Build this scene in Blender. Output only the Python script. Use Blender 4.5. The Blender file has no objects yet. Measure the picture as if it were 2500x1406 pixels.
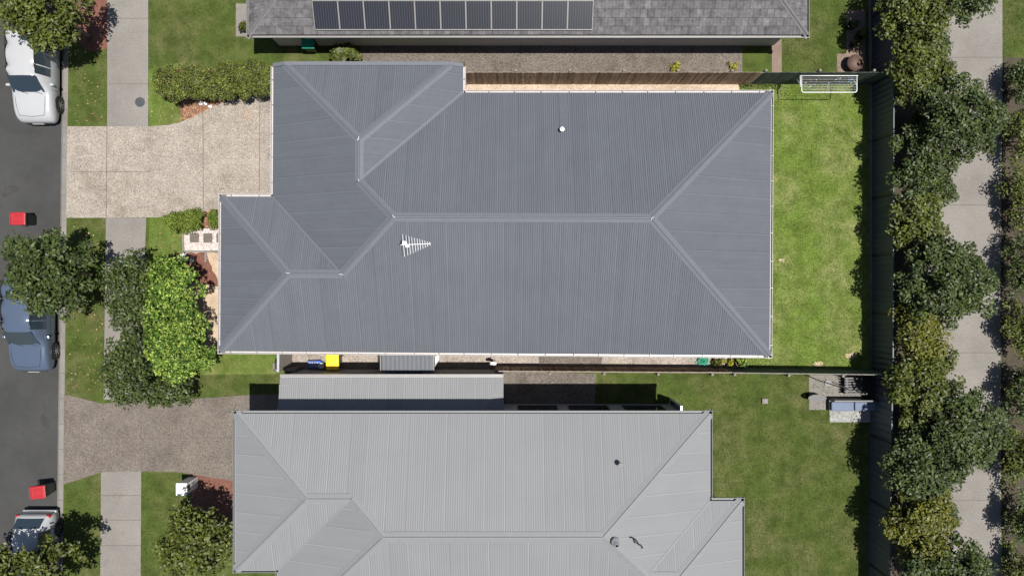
import bpy, bmesh, math, random
import numpy as np
from mathutils import Vector, Matrix
random.seed(7); rng = np.random.default_rng(7)
R = math.radians; pi = math.pi
C = bpy.context.scene.collection; SC = bpy.context.scene

# ------------------------------------------------------------------ camera, sky, sun, exposure
CAMH = 32.0
cam = bpy.data.objects.new('camera', bpy.data.cameras.new('camera')); C.objects.link(cam)
cam.location = (0, 0, CAMH); cam.rotation_euler = (0, 0, 0)
cam.data.lens = 24.0; cam.data.sensor_width = 36.0; cam.data.clip_end = 2000
SC.camera = cam
SUNDIR = Vector((0.25, -0.08, 1.0)).normalized()
w = bpy.data.worlds.new('World'); SC.world = w; w.use_nodes = True
nt = w.node_tree; sky = nt.nodes.new('ShaderNodeTexSky'); sky.sky_type = 'NISHITA'; sky.sun_disc = False
elev = math.asin(SUNDIR.z); sky.sun_elevation = elev
sky.sun_rotation = math.atan2(SUNDIR.x, SUNDIR.y)
nt.links.new(sky.outputs[0], nt.nodes['Background'].inputs[0]); nt.nodes['Background'].inputs[1].default_value = 0.055
sd = bpy.data.lights.new('sun', 'SUN'); sd.energy = 4.6; sd.angle = R(0.5); sd.color = (1, .965, .91)
so = bpy.data.objects.new('sun', sd); C.objects.link(so); so.location = (10, -3, 60)
so.rotation_euler = SUNDIR.to_track_quat('Z', 'Y').to_euler()
SC.view_settings.view_transform = 'Standard'; SC.view_settings.look = 'None'; SC.view_settings.gamma = 1
SC.view_settings.exposure = 0.70

S = 0.0192                                   # metres of ground per photo pixel
def P(px, py, h=0.0):                        # ground position of something seen at (px, py) and standing h high
    k = S*(1-h/CAMH); return Vector(((px-1250)*k, (703-py)*k, h))

# ------------------------------------------------------------------ materials
def newmat(name):
    m = bpy.data.materials.new(name); m.use_nodes = True; return m, m.node_tree, m.node_tree.nodes['Principled BSDF']
def N(t, kind, **kw):
    n = t.nodes.new(kind)
    for k, v in kw.items():
        if k in n.inputs: n.inputs[k].default_value = v
        else: setattr(n, k, v)
    return n
def ramp(t, fac, stops):
    r = t.nodes.new('ShaderNodeValToRGB'); e = r.color_ramp.elements
    while len(e) < len(stops): e.new(0.5)
    for i, (p, c) in enumerate(stops): e[i].position = p; e[i].color = (*c, 1)
    t.links.new(fac, r.inputs[0]); return r.outputs[0]
def mix(t, fac, a, b, mode='MIX'):
    m = t.nodes.new('ShaderNodeMix'); m.data_type = 'RGBA'; m.blend_type = mode
    for s, v in ((m.inputs['Factor'], fac), (m.inputs['A'], a), (m.inputs['B'], b)):
        if hasattr(v, 'links'): t.links.new(v, s)
        elif isinstance(v, (int, float)): s.default_value = v
        else: s.default_value = (*v, 1)
    return m.outputs['Result']
def coords(t, scale=(1, 1, 1), uv=False):
    c = t.nodes.new('ShaderNodeTexCoord'); m = t.nodes.new('ShaderNodeMapping')
    t.links.new(c.outputs['UV' if uv else 'Object'], m.inputs[0]); m.inputs['Scale'].default_value = scale; return m.outputs[0]
def noise(t, vec, scale, detail=4, rough=.6):
    n = N(t, 'ShaderNodeTexNoise', Scale=scale, Detail=detail, Roughness=rough); t.links.new(vec, n.inputs['Vector']); return n.outputs[0]
def bump(t, p, h, strength=.4, dist=.02):
    b = N(t, 'ShaderNodeBump', Strength=strength, Distance=dist); t.links.new(h, b.inputs['Height']); t.links.new(b.outputs[0], p.inputs['Normal'])

def grass_mat(name, a, b, c, dry):
    m, t, p = newmat(name); v = coords(t)
    c1 = ramp(t, noise(t, v, 22, 6, .75), [(.32, a), (.5, b), (.68, c)])
    c2 = mix(t, ramp(t, noise(t, v, .55, 5, .6), [(.42, (0, 0, 0)), (.66, (.75, .75, .75))]), c1, dry)
    c3 = mix(t, ramp(t, noise(t, v, 1.6, 4, .6), [(.35, (.9, .9, .9)), (.6, (0, 0, 0))]), c2, tuple(x*.62 for x in b))
    t.links.new(c3, p.inputs['Base Color']); p.inputs['Roughness'].default_value = .95; p.inputs['Specular IOR Level'].default_value = .1
    bump(t, p, noise(t, v, 40, 5, .8), .9, .05); return m
def ground_mat(name, cols, s1, s2=1.2, var=.15, bs=.4, bd=.01, detail=5, rough=.9, stain=None):
    m, t, p = newmat(name); v = coords(t)
    n = len(cols); c = ramp(t, noise(t, v, s1, detail, .75), [(.32+.36*i/(n-1), cols[i]) for i in range(n)])
    k = ramp(t, noise(t, v, s2, 4, .65), [(.3, (1-var,)*3), (.7, (1+var*.4,)*3)])
    c = mix(t, 1.0, c, k, 'MULTIPLY')
    if stain: c = mix(t, ramp(t, noise(t, v, stain[1], 4, .7), [(.6, (0, 0, 0)), (.72, (.8, .8, .8))]), c, stain[0])
    t.links.new(c, p.inputs['Base Color']); p.inputs['Roughness'].default_value = rough
    p.inputs['Specular IOR Level'].default_value = .25
    bump(t, p, noise(t, v, s1, detail, .8), bs, bd); return m
def pebble_mat(name, cols, scale, mortar=None, bd=.01):
    m, t, p = newmat(name); v = coords(t)
    vo = N(t, 'ShaderNodeTexVoronoi', Scale=scale); t.links.new(v, vo.inputs['Vector'])
    sep = t.nodes.new('ShaderNodeSeparateColor'); t.links.new(vo.outputs['Color'], sep.inputs[0])
    n = len(cols); c = ramp(t, sep.outputs[0], [(i/(n-1), cols[i]) for i in range(n)])
    d = ramp(t, vo.outputs['Distance'], [(.35, (1, 1, 1)), (.75, (.55, .5, .46))])
    c = mix(t, 1.0, c, d, 'MULTIPLY')
    k = ramp(t, noise(t, v, 1.1, 6, .7), [(.3, (.72,)*3), (.7, (1.06,)*3)]); c = mix(t, 1.0, c, k, 'MULTIPLY')
    st = ramp(t, noise(t, v, .45, 7, .7), [(.5, (1,)*3), (.62, (.80, .78, .75)), (.70, (.66, .63, .60))]); c = mix(t, 1.0, c, st, 'MULTIPLY')
    t.links.new(c, p.inputs['Base Color']); p.inputs['Roughness'].default_value = .85
    bump(t, p, vo.outputs['Distance'], .5, bd); return m
def plain(name, col, rough=.5, metal=0, var=.08, spec=.5, scale=6):
    m, t, p = newmat(name); v = coords(t)
    k = ramp(t, noise(t, v, scale, 5, .7), [(.3, tuple(x*(1-var) for x in col)), (.7, tuple(min(1, x*(1+var)) for x in col))])
    t.links.new(k, p.inputs['Base Color']); p.inputs['Roughness'].default_value = rough; p.inputs['Metallic'].default_value = metal
    p.inputs['Specular IOR Level'].default_value = spec; return m
def island_mat(name, cols, rough=.8, spec=.3, trans=0.0, scale=None):
    m, t, p = newmat(name); g = t.nodes.new('ShaderNodeNewGeometry')
    n = len(cols); c = ramp(t, g.outputs['Random Per Island'], [(i/(n-1), cols[i]) for i in range(n)])
    if scale:
        v = coords(t, scale); k = ramp(t, noise(t, v, 1, 5, .7), [(.35, (.6,)*3), (.65, (1.3,)*3)]); c = mix(t, 1.0, c, k, 'MULTIPLY')
    t.links.new(c, p.inputs['Base Color']); p.inputs['Roughness'].default_value = rough; p.inputs['Specular IOR Level'].default_value = spec
    if trans:
        tr = t.nodes.new('ShaderNodeBsdfTranslucent'); t.links.new(c, tr.inputs[0]); ms = t.nodes.new('ShaderNodeMixShader'); ms.inputs[0].default_value = trans
        t.links.new(p.outputs[0], ms.inputs[1]); t.links.new(tr.outputs[0], ms.inputs[2]); t.links.new(ms.outputs[0], t.nodes['Material Output'].inputs[0])
    return m
def roof_mat(name, col, var=.12, rough=.45, spec=.5):
    m, t, p = newmat(name); v = coords(t, (1, .03, 1), uv=True); v2 = coords(t, (1, 1, 1), uv=True)
    a = ramp(t, noise(t, v, 3.2, 6, .85), [(.3, (1-var,)*3), (.7, (1+var,)*3)])
    b = ramp(t, noise(t, v2, .8, 5, .65), [(.3, (1-var*.6,)*3), (.7, (1+var*.5,)*3)])
    # laps between sheets, one every 0.76 m
    sx = t.nodes.new('ShaderNodeSeparateXYZ'); t.links.new(v2, sx.inputs[0])
    md = N(t, 'ShaderNodeMath', operation='FLOORED_MODULO'); md.inputs[1].default_value = .762; t.links.new(sx.outputs[0], md.inputs[0])
    lap = ramp(t, md.outputs[0], [(.0, (1.22,)*3), (.026, (1.22,)*3), (.034, (.84,)*3), (.055, (.86,)*3), (.075, (1,)*3)])
    fl = N(t, 'ShaderNodeMath', operation='SNAP'); fl.inputs[1].default_value = .762; t.links.new(sx.outputs[0], fl.inputs[0])
    wn = N(t, 'ShaderNodeTexWhiteNoise', noise_dimensions='1D'); t.links.new(fl.outputs[0], wn.inputs['W'])
    sheetv = ramp(t, wn.outputs['Value'], [(0, (.975,)*3), (1, (1.025,)*3)]); a = mix(t, 1.0, a, sheetv, 'MULTIPLY')
    c = mix(t, 1.0, mix(t, 1.0, mix(t, 1.0, col, a, 'MULTIPLY'), b, 'MULTIPLY'), lap, 'MULTIPLY')
    sp = ramp(t, noise(t, v2, 9, 2, .5), [(.74, (0, 0, 0)), (.78, (.35, .35, .35))]); c = mix(t, sp, c, tuple(x*1.5 for x in col))
    t.links.new(c, p.inputs['Base Color']); p.inputs['Roughness'].default_value = rough; p.inputs['Specular IOR Level'].default_value = spec; return m

M = dict(
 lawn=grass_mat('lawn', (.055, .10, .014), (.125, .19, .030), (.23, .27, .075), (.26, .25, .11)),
 verge=grass_mat('verge_grass', (.042, .068, .013), (.068, .098, .021), (.10, .12, .034), (.125, .115, .05)),  # darker copy of the front lawn; dimness outside the lot put into its colour
 frontlawn=grass_mat('front_lawn_grass', (.062, .105, .018), (.11, .165, .03), (.175, .205, .055), (.19, .18, .075)),
 asphalt=ground_mat('asphalt', [(.030, .030, .030), (.045, .045, .044), (.062, .061, .059)], 60, .35, .3, .5, .008, stain=((.028, .027, .026), .7)),
 concrete=ground_mat('concrete', [(.15, .137, .122), (.18, .166, .15), (.21, .195, .178)], 14, .5, .18, .15, .004, stain=((.12, .107, .093), .9)),  # set below its true tone, with the dimness outside the lot in the colour
 kerb=ground_mat('kerb_concrete', [(.14, .13, .118), (.18, .168, .152), (.22, .205, .187)], 20, .7, .25, .2, .004),
 aggregate=pebble_mat('exposed_aggregate', [(.17, .148, .124), (.375, .335, .285), (.26, .228, .192), (.44, .40, .35), (.30, .265, .225), (.345, .305, .255)], 30),
 aggregate_dim=pebble_mat('dimmed_aggregate', [(.09, .072, .06), (.19, .165, .14), (.135, .115, .097), (.22, .19, .165)], 30),  # darkened copy of the aggregate, dimness outside the lot put into the colour
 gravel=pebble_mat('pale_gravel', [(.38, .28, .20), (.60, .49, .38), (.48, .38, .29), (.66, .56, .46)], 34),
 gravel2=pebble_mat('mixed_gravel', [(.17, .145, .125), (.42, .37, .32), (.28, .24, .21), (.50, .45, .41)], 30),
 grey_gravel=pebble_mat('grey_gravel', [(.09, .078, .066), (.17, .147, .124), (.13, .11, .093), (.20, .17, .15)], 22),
 whitepeb=pebble_mat('white_pebble_bed', [(.20, .14, .12), (.45, .38, .35), (.32, .24, .21), (.52, .47, .44)], 20),
 mulch=ground_mat('mulch', [(.06, .03, .02), (.15, .075, .045), (.26, .16, .10)], 45, 2, .3, .9, .03),
 bedsoil=ground_mat('dark_bed_soil', [(.03, .024, .017), (.06, .048, .034), (.095, .078, .055)], 35, 2, .3, .8, .03),
 redsoil=ground_mat('red_soil', [(.09, .035, .027), (.15, .065, .045), (.20, .10, .075)], 30, 2, .3, .7, .02),
 sand=ground_mat('dry_sandy_soil', [(.24, .17, .11), (.42, .32, .22), (.52, .42, .31)], 26, 1.4, .25, .6, .02, stain=((.20, .21, .08), 2.5)),
 paving=ground_mat('brown_paving', [(.12, .085, .07), (.18, .13, .105), (.22, .17, .14)], 20, 1, .2, .2, .005),
 roof=roof_mat('grey_steel_roofing', (.100, .107, .122), .09, .55, .3),
 cap=plain('grey_ridge_capping', (.108, .115, .129), .65, 0, .06, .25),
 lightroof=roof_mat('pale_grey_steel_roofing', (.165, .168, .172), .05, .6, .3),  # darker than the true pale roof; the surrounding dimness is in the colour
 lightcap=plain('pale_grey_capping', (.17, .174, .178), .6, 0, .05, .3),
 tile=island_mat('grey_concrete_tile', [(.075, .072, .074), (.105, .10, .103), (.09, .087, .09), (.125, .119, .12)], .85, .25, scale=(3, 3, 3)),
 tilecap=plain('grey_tile_capping', (.105, .10, .103), .8, 0, .12),
 gutter=plain('white_gutter', (.40, .375, .36), .4, 0, .10),
 gutter2=plain('grey_gutter', (.20, .19, .18), .45, 0, .10),
 white=plain('white_paint', (.62, .62, .61), .4, 0, .05),
 cream=plain('cream_render', (.55, .50, .43), .85, 0, .06),
 brick=plain('pale_brick', (.40, .30, .24), .9, 0, .14, scale=14),
 grey_render=plain('grey_render', (.40, .40, .395), .85, 0, .06),
 glass=plain('window_glass', (.02, .03, .04), .06, 0, .02, .8),
 alu=plain('aluminium', (.60, .61, .62), .3, .7, .08),
 darkmetal=plain('dark_metal', (.03, .032, .035), .45, .2, .1),
 black=plain('black_plastic', (.012, .012, .013), .5, 0, .1),
 rubber=plain('tyre_rubber', (.018, .018, .018), .85, 0, .15),
 bluefence=plain('dark_blue_grey_steel', (.060, .072, .085), .5, 0, .10),
 palings=island_mat('weathered_palings', [(.20, .13, .085), (.36, .26, .18), (.27, .185, .13), (.42, .33, .25), (.23, .16, .12)], .9, .15, scale=(8, 8, 1.5)),
 darkpalings=island_mat('dark_green_stained_palings', [(.045, .06, .05), (.08, .10, .085), (.06, .078, .066), (.10, .12, .10)], .8, .2, scale=(8, 8, 1.5)),
 timber=plain('grey_timber', (.17, .15, .13), .85, 0, .2),
 yellow=plain('yellow_plastic', (.85, .55, .01), .45, 0, .06),
 red=plain('red_plastic', (.30, .012, .018), .5, 0, .1),
 green=plain('green_plastic', (.01, .20, .12), .45, 0, .1),
 bluep=plain('blue_plastic', (.02, .09, .42), .4, 0, .1),
 bingreen=plain('dark_green_plastic', (.012, .022, .017), .5, 0, .1),
 carwhite=plain('white_car_paint', (.33, .335, .34), .2, 0, .02, .6),
 carblue=plain('slate_blue_car_paint', (.10, .13, .19), .15, .4, .02, .7),
 rim=plain('alloy_rim', (.35, .35, .36), .3, .9, .1),
 lamp=plain('clear_lamp_lens', (.6, .6, .6), .1, 0, .1),
 redlamp=plain('red_lamp_lens', (.35, .01, .01), .1, 0, .1),
 solar=None, stone=plain('grey_stepping_stone', (.105, .09, .078), .9, 0, .15),
 pebbles=island_mat('white_pebbles', [(.26, .19, .17), (.55, .50, .47), (.40, .31, .28), (.62, .60, .58), (.22, .17, .15)], .7, .3),
 chips=island_mat('bark_chips', [(.10, .045, .03), (.32, .16, .09), (.48, .31, .19), (.20, .09, .055)], .9, .2),
 bark=plain('bark', (.13, .10, .075), .95, 0, .3, .2, 20),
 twig=plain('pale_twig', (.34, .30, .25), .9, 0, .2, .2, 20),
 terracotta=plain('brown_pot', (.10, .06, .045), .7, 0, .2),
 hose=plain('green_hose', (.01, .27, .16), .4, 0, .1),
 cushion=plain('slate_blue_cushion', (.12, .15, .21), .9, 0, .1),
 rug=plain('mottled_grey_rug', (.24, .24, .23), .95, 0, .45, .1, 5),
 manhole=plain('cast_iron_cover', (.06, .065, .07), .7, .4, .2),
 blades=island_mat('grass_blades', [(.05, .10, .012), (.13, .21, .03), (.24, .29, .075), (.09, .15, .024), (.33, .34, .14), (.07, .13, .02)], .7, .2, .25, (.9, .9, .9)),
 vblades=island_mat('verge_blades', [(.045, .075, .012), (.075, .11, .02), (.11, .13, .035), (.065, .09, .016)], .7, .2, .2),  # blades darkened along with the verge, dimness put into the colour
 fblades=island_mat('front_lawn_blades', [(.065, .11, .013), (.12, .18, .028), (.21, .24, .06), (.10, .145, .022)], .7, .2, .2),
 leaf_bright=island_mat('bright_green_leaves', [(.010, .026, .004), (.06, .125, .014), (.24, .33, .05), (.025, .06, .007), (.40, .47, .10), (.012, .03, .004), (.05, .10, .011), (.008, .022, .003), (.10, .19, .02), (.015, .035, .005)], .6, .15, .06, (1.6, 1.6, 1.6)),  # near-black and pale stops put shaded gaps and highlights into leaf colour
 leaf_shrub=island_mat('mid_green_shrub_leaves', [(.02, .04, .006), (.08, .13, .012), (.16, .21, .025), (.04, .075, .008), (.20, .22, .035), (.015, .03, .005)], .6, .2, .08, (1.6, 1.6, 1.6)),
 leaf_hedge=island_mat('hedge_leaves', [(.012, .022, .005), (.05, .075, .010), (.13, .15, .02), (.02, .036, .008), (.24, .23, .04), (.035, .055, .010), (.010, .02, .004)], .55, .25, .08, (1.3, 1.3, 1.3)),  # darkest stops put the shade between hedge leaves into their colour
 leaf_dark=island_mat('deep_green_leaves', [(.018, .034, .008), (.036, .056, .011), (.062, .085, .015), (.028, .044, .009), (.085, .11, .022)], .5, .35, .18, (1.3, 1.3, 1.3)),
 leaf_olive=island_mat('olive_green_leaves', [(.030, .045, .007), (.060, .078, .009), (.10, .115, .014), (.045, .062, .009), (.13, .14, .02)], .5, .35, .2, (1.3, 1.3, 1.3)),
 leaf_yellow2=island_mat('yellowish_shrub_leaves', [(.05, .06, .008), (.12, .12, .012), (.085, .09, .01)], .5, .35, .15, (1.3, 1.3, 1.3)),
 leaf_yellow=island_mat('yellow_green_leaves', [(.16, .17, .02), (.32, .30, .03), (.24, .24, .03)], .5, .35, .2),
)
def _solar():
    m, t, p = newmat('solar_panel'); v = coords(t); sx = t.nodes.new('ShaderNodeSeparateXYZ'); t.links.new(v, sx.inputs[0])
    md = N(t, 'ShaderNodeMath', operation='PINGPONG'); md.inputs[1].default_value = .052; t.links.new(sx.outputs[0], md.inputs[0])
    c = ramp(t, md.outputs[0], [(.005, (.045, .047, .052)), (.014, (.014, .016, .022))])
    t.links.new(c, p.inputs['Base Color']); p.inputs['Roughness'].default_value = .25; return m
M['solar'] = _solar()

# ------------------------------------------------------------------ object helpers
def tag(o, label=None, cat=None, group=None, kind=None):
    if label: o['label'] = label
    if cat: o['category'] = cat
    if group: o['group'] = group
    if kind: o['kind'] = kind
    return o
def root(name, loc, label, cat, group=None, rz=0):
    o = bpy.data.objects.new(name, None); C.objects.link(o); o.location = loc; o.rotation_euler = (0, 0, rz); o.empty_display_size = .3
    return tag(o, label, cat, group)
def rootloc(o):
    v = Vector((0, 0, 0))
    while o: v = v+o.location; o = o.parent
    return v
def link(name, me, mat, parent=None, smooth=False):
    o = bpy.data.objects.new(name, me); C.objects.link(o); o.parent = parent
    if mat: me.materials.append(mat)
    if smooth: me.polygons.foreach_set('use_smooth', [True]*len(me.polygons))
    return o
class MB:
    def __init__(s): s.v = []; s.f = []; s.uv = []
    def add(s, vs, fs):
        n = len(s.v); s.v += [tuple(p) for p in vs]; s.f += [tuple(n+i for i in f) for f in fs]; return s
    def box(s, x0, x1, y0, y1, z0, z1, m=None):
        vs = [Vector((x, y, z)) for z in (z0, z1) for x, y in ((x0, y0), (x1, y0), (x1, y1), (x0, y1))]
        if m: vs = [m @ p for p in vs]
        return s.add(vs, [(3, 2, 1, 0), (4, 5, 6, 7), (0, 1, 5, 4), (1, 2, 6, 5), (2, 3, 7, 6), (3, 0, 4, 7)])
    def beam(s, a, b, w, h, up=(0, 0, 1)):
        a = Vector(a); b = Vector(b); d = b-a; L = d.length; d.normalize(); u = Vector(up)
        if abs(d.dot(u)) > .98: u = Vector((1, 0, 0))
        x = d.cross(u).normalized(); z = x.cross(d)
        vs = [a+d*t+x*(w/2*i)+z*(h/2*j) for t in (0, L) for i, j in ((-1, -1), (1, -1), (1, 1), (-1, 1))]
        return s.add(vs, [(3, 2, 1, 0), (4, 5, 6, 7), (0, 1, 5, 4), (1, 2, 6, 5), (2, 3, 7, 6), (3, 0, 4, 7)])
    def tube(s, pts, r, n=8, closed=False):
        pts = [Vector(p) for p in pts]; rs = r if isinstance(r, (list, tuple)) else [r]*len(pts); base = len(s.v); m = len(pts)
        for i, p in enumerate(pts):
            d = (pts[(i+1) % m if closed else min(i+1, m-1)]-pts[(i-1) % m if closed else max(i-1, 0)]).normalized()
            u = Vector((0, 0, 1)) if abs(d.z) < .9 else Vector((1, 0, 0)); x = d.cross(u).normalized(); y = x.cross(d)
            s.v += [tuple(p+x*math.cos(2*pi*k/n)*rs[i]+y*math.sin(2*pi*k/n)*rs[i]) for k in range(n)]
        for i in range(m if closed else m-1):
            a = base+i*n; b = base+((i+1) % m)*n
            s.f += [(a+k, a+(k+1) % n, b+(k+1) % n, b+k) for k in range(n)]
        if not closed: s.f.append(tuple(base+k for k in range(n))[::-1]); s.f.append(tuple(base+(m-1)*n+k for k in range(n)))
        return s
    def cyl(s, c, r, h, n=20, r2=None, axis='z'):
        c = Vector(c); r2 = r if r2 is None else r2
        ax = {'x': Vector((1, 0, 0)), 'y': Vector((0, 1, 0)), 'z': Vector((0, 0, 1))}[axis]
        return s.tube([c, c+ax*h], [r, r2], n)
    def prism(s, poly, z0, z1):
        n = len(poly); vs = [(p[0], p[1], z0) for p in poly]+[(p[0], p[1], z1) for p in poly]
        return s.add(vs, [tuple(range(n))[::-1], tuple(range(n, 2*n))]+[(i, (i+1) % n, n+(i+1) % n, n+i) for i in range(n)])
    def build(s, name, mat, parent=None, local=False, smooth=False, warp=None, bevel=0, sub=0):
        vs = s.v
        if warp: vs = [warp(p) for p in vs]
        if parent and not local:
            o = rootloc(parent); vs = [(p[0]-o.x, p[1]-o.y, p[2]-o.z) for p in vs]
        me = bpy.data.meshes.new(name); me.from_pydata(vs, [], s.f)
        if s.uv:
            l = me.uv_layers.new(name='UVMap'); ids = np.zeros(len(me.loops), int); me.loops.foreach_get('vertex_index', ids)
            l.data.foreach_set('uv', np.array(s.uv)[ids].ravel())
        me.validate(); ob = link(name, me, mat, parent, smooth)
        if bevel: b = ob.modifiers.new('bevel', 'BEVEL'); b.width = bevel; b.segments = 2; b.limit_method = 'ANGLE'
        if sub: b = ob.modifiers.new('sub', 'SUBSURF'); b.levels = b.render_levels = sub
        return ob
def sheet(name, pts, z, mat, kind='structure'):
    """a flat ground sheet through photo points"""
    b = MB(); q = [P(x, y) for x, y in pts]
    b.add([(p.x, p.y, z) for p in q], [tuple(range(len(q)))[::-1]])
    bm = bmesh.new(); o = b.build(name, mat); bm.from_mesh(o.data); bmesh.ops.recalc_face_normals(bm, faces=bm.faces)
    for f in bm.faces:
        if f.normal.z < 0: f.normal_flip()
    bm.to_mesh(o.data); bm.free(); return tag(o, kind=kind)
def wob(pts, n=6, a=3):
    """an organic outline: every edge subdivided and jittered (photo pixels)"""
    out = []
    for i in range(len(pts)):
        p, q = pts[i], pts[(i+1) % len(pts)]
        for k in range(n): t = k/n; out.append((p[0]+(q[0]-p[0])*t+random.uniform(-a, a), p[1]+(q[1]-p[1])*t+random.uniform(-a, a)))
    return out

# ------------------------------------------------------------------ ground, road, paths
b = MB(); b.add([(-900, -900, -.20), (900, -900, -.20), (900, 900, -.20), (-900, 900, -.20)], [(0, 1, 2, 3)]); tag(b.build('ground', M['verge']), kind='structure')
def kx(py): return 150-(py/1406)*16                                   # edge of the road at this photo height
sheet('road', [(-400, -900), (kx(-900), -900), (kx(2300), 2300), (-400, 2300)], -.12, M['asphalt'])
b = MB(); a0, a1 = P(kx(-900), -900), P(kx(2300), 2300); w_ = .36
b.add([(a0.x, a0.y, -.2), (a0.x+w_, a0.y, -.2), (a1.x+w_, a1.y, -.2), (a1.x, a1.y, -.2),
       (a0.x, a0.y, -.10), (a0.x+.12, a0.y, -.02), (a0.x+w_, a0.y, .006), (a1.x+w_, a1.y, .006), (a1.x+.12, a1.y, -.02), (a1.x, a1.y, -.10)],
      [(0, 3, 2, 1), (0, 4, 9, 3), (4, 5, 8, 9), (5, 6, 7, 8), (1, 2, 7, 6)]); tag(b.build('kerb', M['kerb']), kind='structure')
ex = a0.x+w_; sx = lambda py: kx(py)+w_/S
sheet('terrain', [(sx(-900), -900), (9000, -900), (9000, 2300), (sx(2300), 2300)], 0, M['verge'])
sheet('footpath', [(262, -900), (362, -900), (362, 309), (262, 309)], .008, M['concrete'])
sheet('footpath', [(259, 532), (357, 532), (343, 975), (253, 975)], .008, M['concrete'])
sheet('footpath', [(247, 1150), (345, 1150), (338, 2300), (238, 2300)], .008, M['concrete'])
sheet('driveway', [(kx(308)+18, 309), (262, 309), (369, 309), (369, 531), (259, 532), (kx(532)+18, 532)], .012, M['aggregate'])
curve = [(369, 309), (410, 306), (440, 299), (470, 287), (500, 271), (530, 255), (560, 246), (600, 238), (640, 235), (760, 232)]
sheet('driveway', curve+[(760, 500), (600, 512), (540, 516), (500, 519), (440, 526), (402, 530), (369, 531)], .016, M['aggregate'])
sheet('driveway', [(kx(980)+18, 962), (252, 985), (300, 978), (440, 975), (640, 962), (720, 962), (720, 1172), (560, 1172), (440, 1152), (345, 1150), (247, 1152), (kx(1170)+18, 1182)], .012, M['aggregate_dim'])
for (x0, y0, x1, y1) in ((495, 276, 496, 520), (634, 236, 633, 468)):   # sawn joints
    o = sheet('driveway', [(x0, y0), (x0+1.6, y0), (x1+1.6, y1), (x1, y1)], .0195, M['stone'])
sheet('mulch_bed', wob([(388, 172), (700, 165), (700, 238), (600, 240), (545, 252), (500, 272), (455, 297), (445, 285), (436, 255), (400, 240)], 6, 2), .012, M['mulch'])
sheet('mulch_bed', wob([(500, 516), (560, 514), (560, 560), (500, 556)], 4, 2), .020, M['redsoil'])
sheet('lawn', wob([(363, 170), (455, 150), (440, 250), (446, 292), (425, 303), (363, 309)], 5, .6), .004, M['frontlawn'])
sheet('lawn', [(366, 531), (402, 530), (448, 535), (447, 640), (361, 640)], .004, M['frontlawn'])
sheet('pebble_path', [(449, 558), (600, 558), (600, 612), (449, 612)], .016, M['whitepeb'])
b = MB()
for q in (((446, 535), (449, 616)), ((446, 614), (600, 614)), ((503, 614), (503, 640))):
    A, B = P(*q[0]), P(*q[1]); b.beam((A.x, A.y, .02), (B.x, B.y, .02), .09, .07)
tag(b.build('path_edging', M['kerb']), 'low concrete edging strip around the white pebble path', 'edging')
sheet('soil', wob([(449, 616), (600, 616), (600, 700), (600, 858), (500, 858), (450, 700)], 6, 2), .008, M['sand'])
sheet('soil', wob([(452, 617), (505, 617), (520, 660), (540, 700), (470, 690)], 4, 2), .012, M['redsoil'])
sheet('lawn', wob([(340, 640), (450, 640), (505, 760), (515, 850), (700, 853), (700, 912), (340, 916)], 6, 1), .006, M['frontlawn'])
sheet('gravel_path', [(1100, 206), (1800, 206), (1806, 214), (1804, 235), (1100, 235)], .010, M['gravel'])
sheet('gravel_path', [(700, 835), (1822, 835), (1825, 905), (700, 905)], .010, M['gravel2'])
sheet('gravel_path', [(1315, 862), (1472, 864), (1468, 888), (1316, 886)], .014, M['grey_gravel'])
sheet('lawn', [(1804, 205), (2140, 205), (2140, 905), (1822, 905), (1822, 835), (1804, 235)], .006, M['lawn'])
sheet('soil', wob([(2006, 842), (2040, 845), (2062, 868), (2045, 878), (2010, 872), (1990, 858)], 4, 4), .010, M['lawn'])
for q in ([(2062, 862), (2085, 858), (2092, 872), (2068, 880)], [(1985, 885), (2005, 880), (2010, 892), (1990, 896)], [(1902, 630), (1914, 631), (1913, 639), (1903, 638)]):
    sheet('soil', wob(q, 4, 3), .012, M['sand'])
for (x0, y0, x1, y1) in ((261, 309, 259, 532), (170, 420, 369, 420), (252, 985, 247, 1150), (345, 976, 345, 1150), (440, 975, 440, 1152), (170, 1070, 640, 1070)):
    hor = abs(x1-x0) > abs(y1-y0); o = sheet('driveway', [(x0, y0), (x0+(0 if hor else 1.3), y0+(0 if not hor else -1.3)), (x1+(0 if hor else 1.3), y1+(0 if not hor else -1.3)), (x1, y1)], .0235, M['stone'])
for y in range(-20, 1420, 62):
    xx = kx(y); sheet('kerb', [(xx+6, y), (xx+18.5, y), (xx+18.5, y+.9), (xx+6, y+.9)], .0085, M['stone'])
# hairline cracks
def crack(px, py, ang, n, z, mat):
    pts = [P(px, py)]
    for _ in range(n): ang += random.uniform(-.5, .5); pts.append(pts[-1]+Vector((math.cos(ang), math.sin(ang), 0))*random.uniform(.15, .35))
    m = MB(); k = len(pts)
    for i, p in enumerate(pts): wd = .012*(1-abs(2*i/(k-1)-1)*.7); m.v += [(p.x-wd*math.sin(ang), p.y+wd*math.cos(ang), z), (p.x+wd*math.sin(ang), p.y-wd*math.cos(ang), z)]
    m.f = [(2*i, 2*i+1, 2*i+3, 2*i+2) for i in range(k-1)]; tag(m.build('road', mat), kind='structure')
for q in ((20, 400, 1.5, 12), (95, 960, -.3, 9), (60, 1090, 1.2, 10), (110, 470, 2.6, 7)): crack(*q, -.116, M['bedsoil'])
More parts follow.
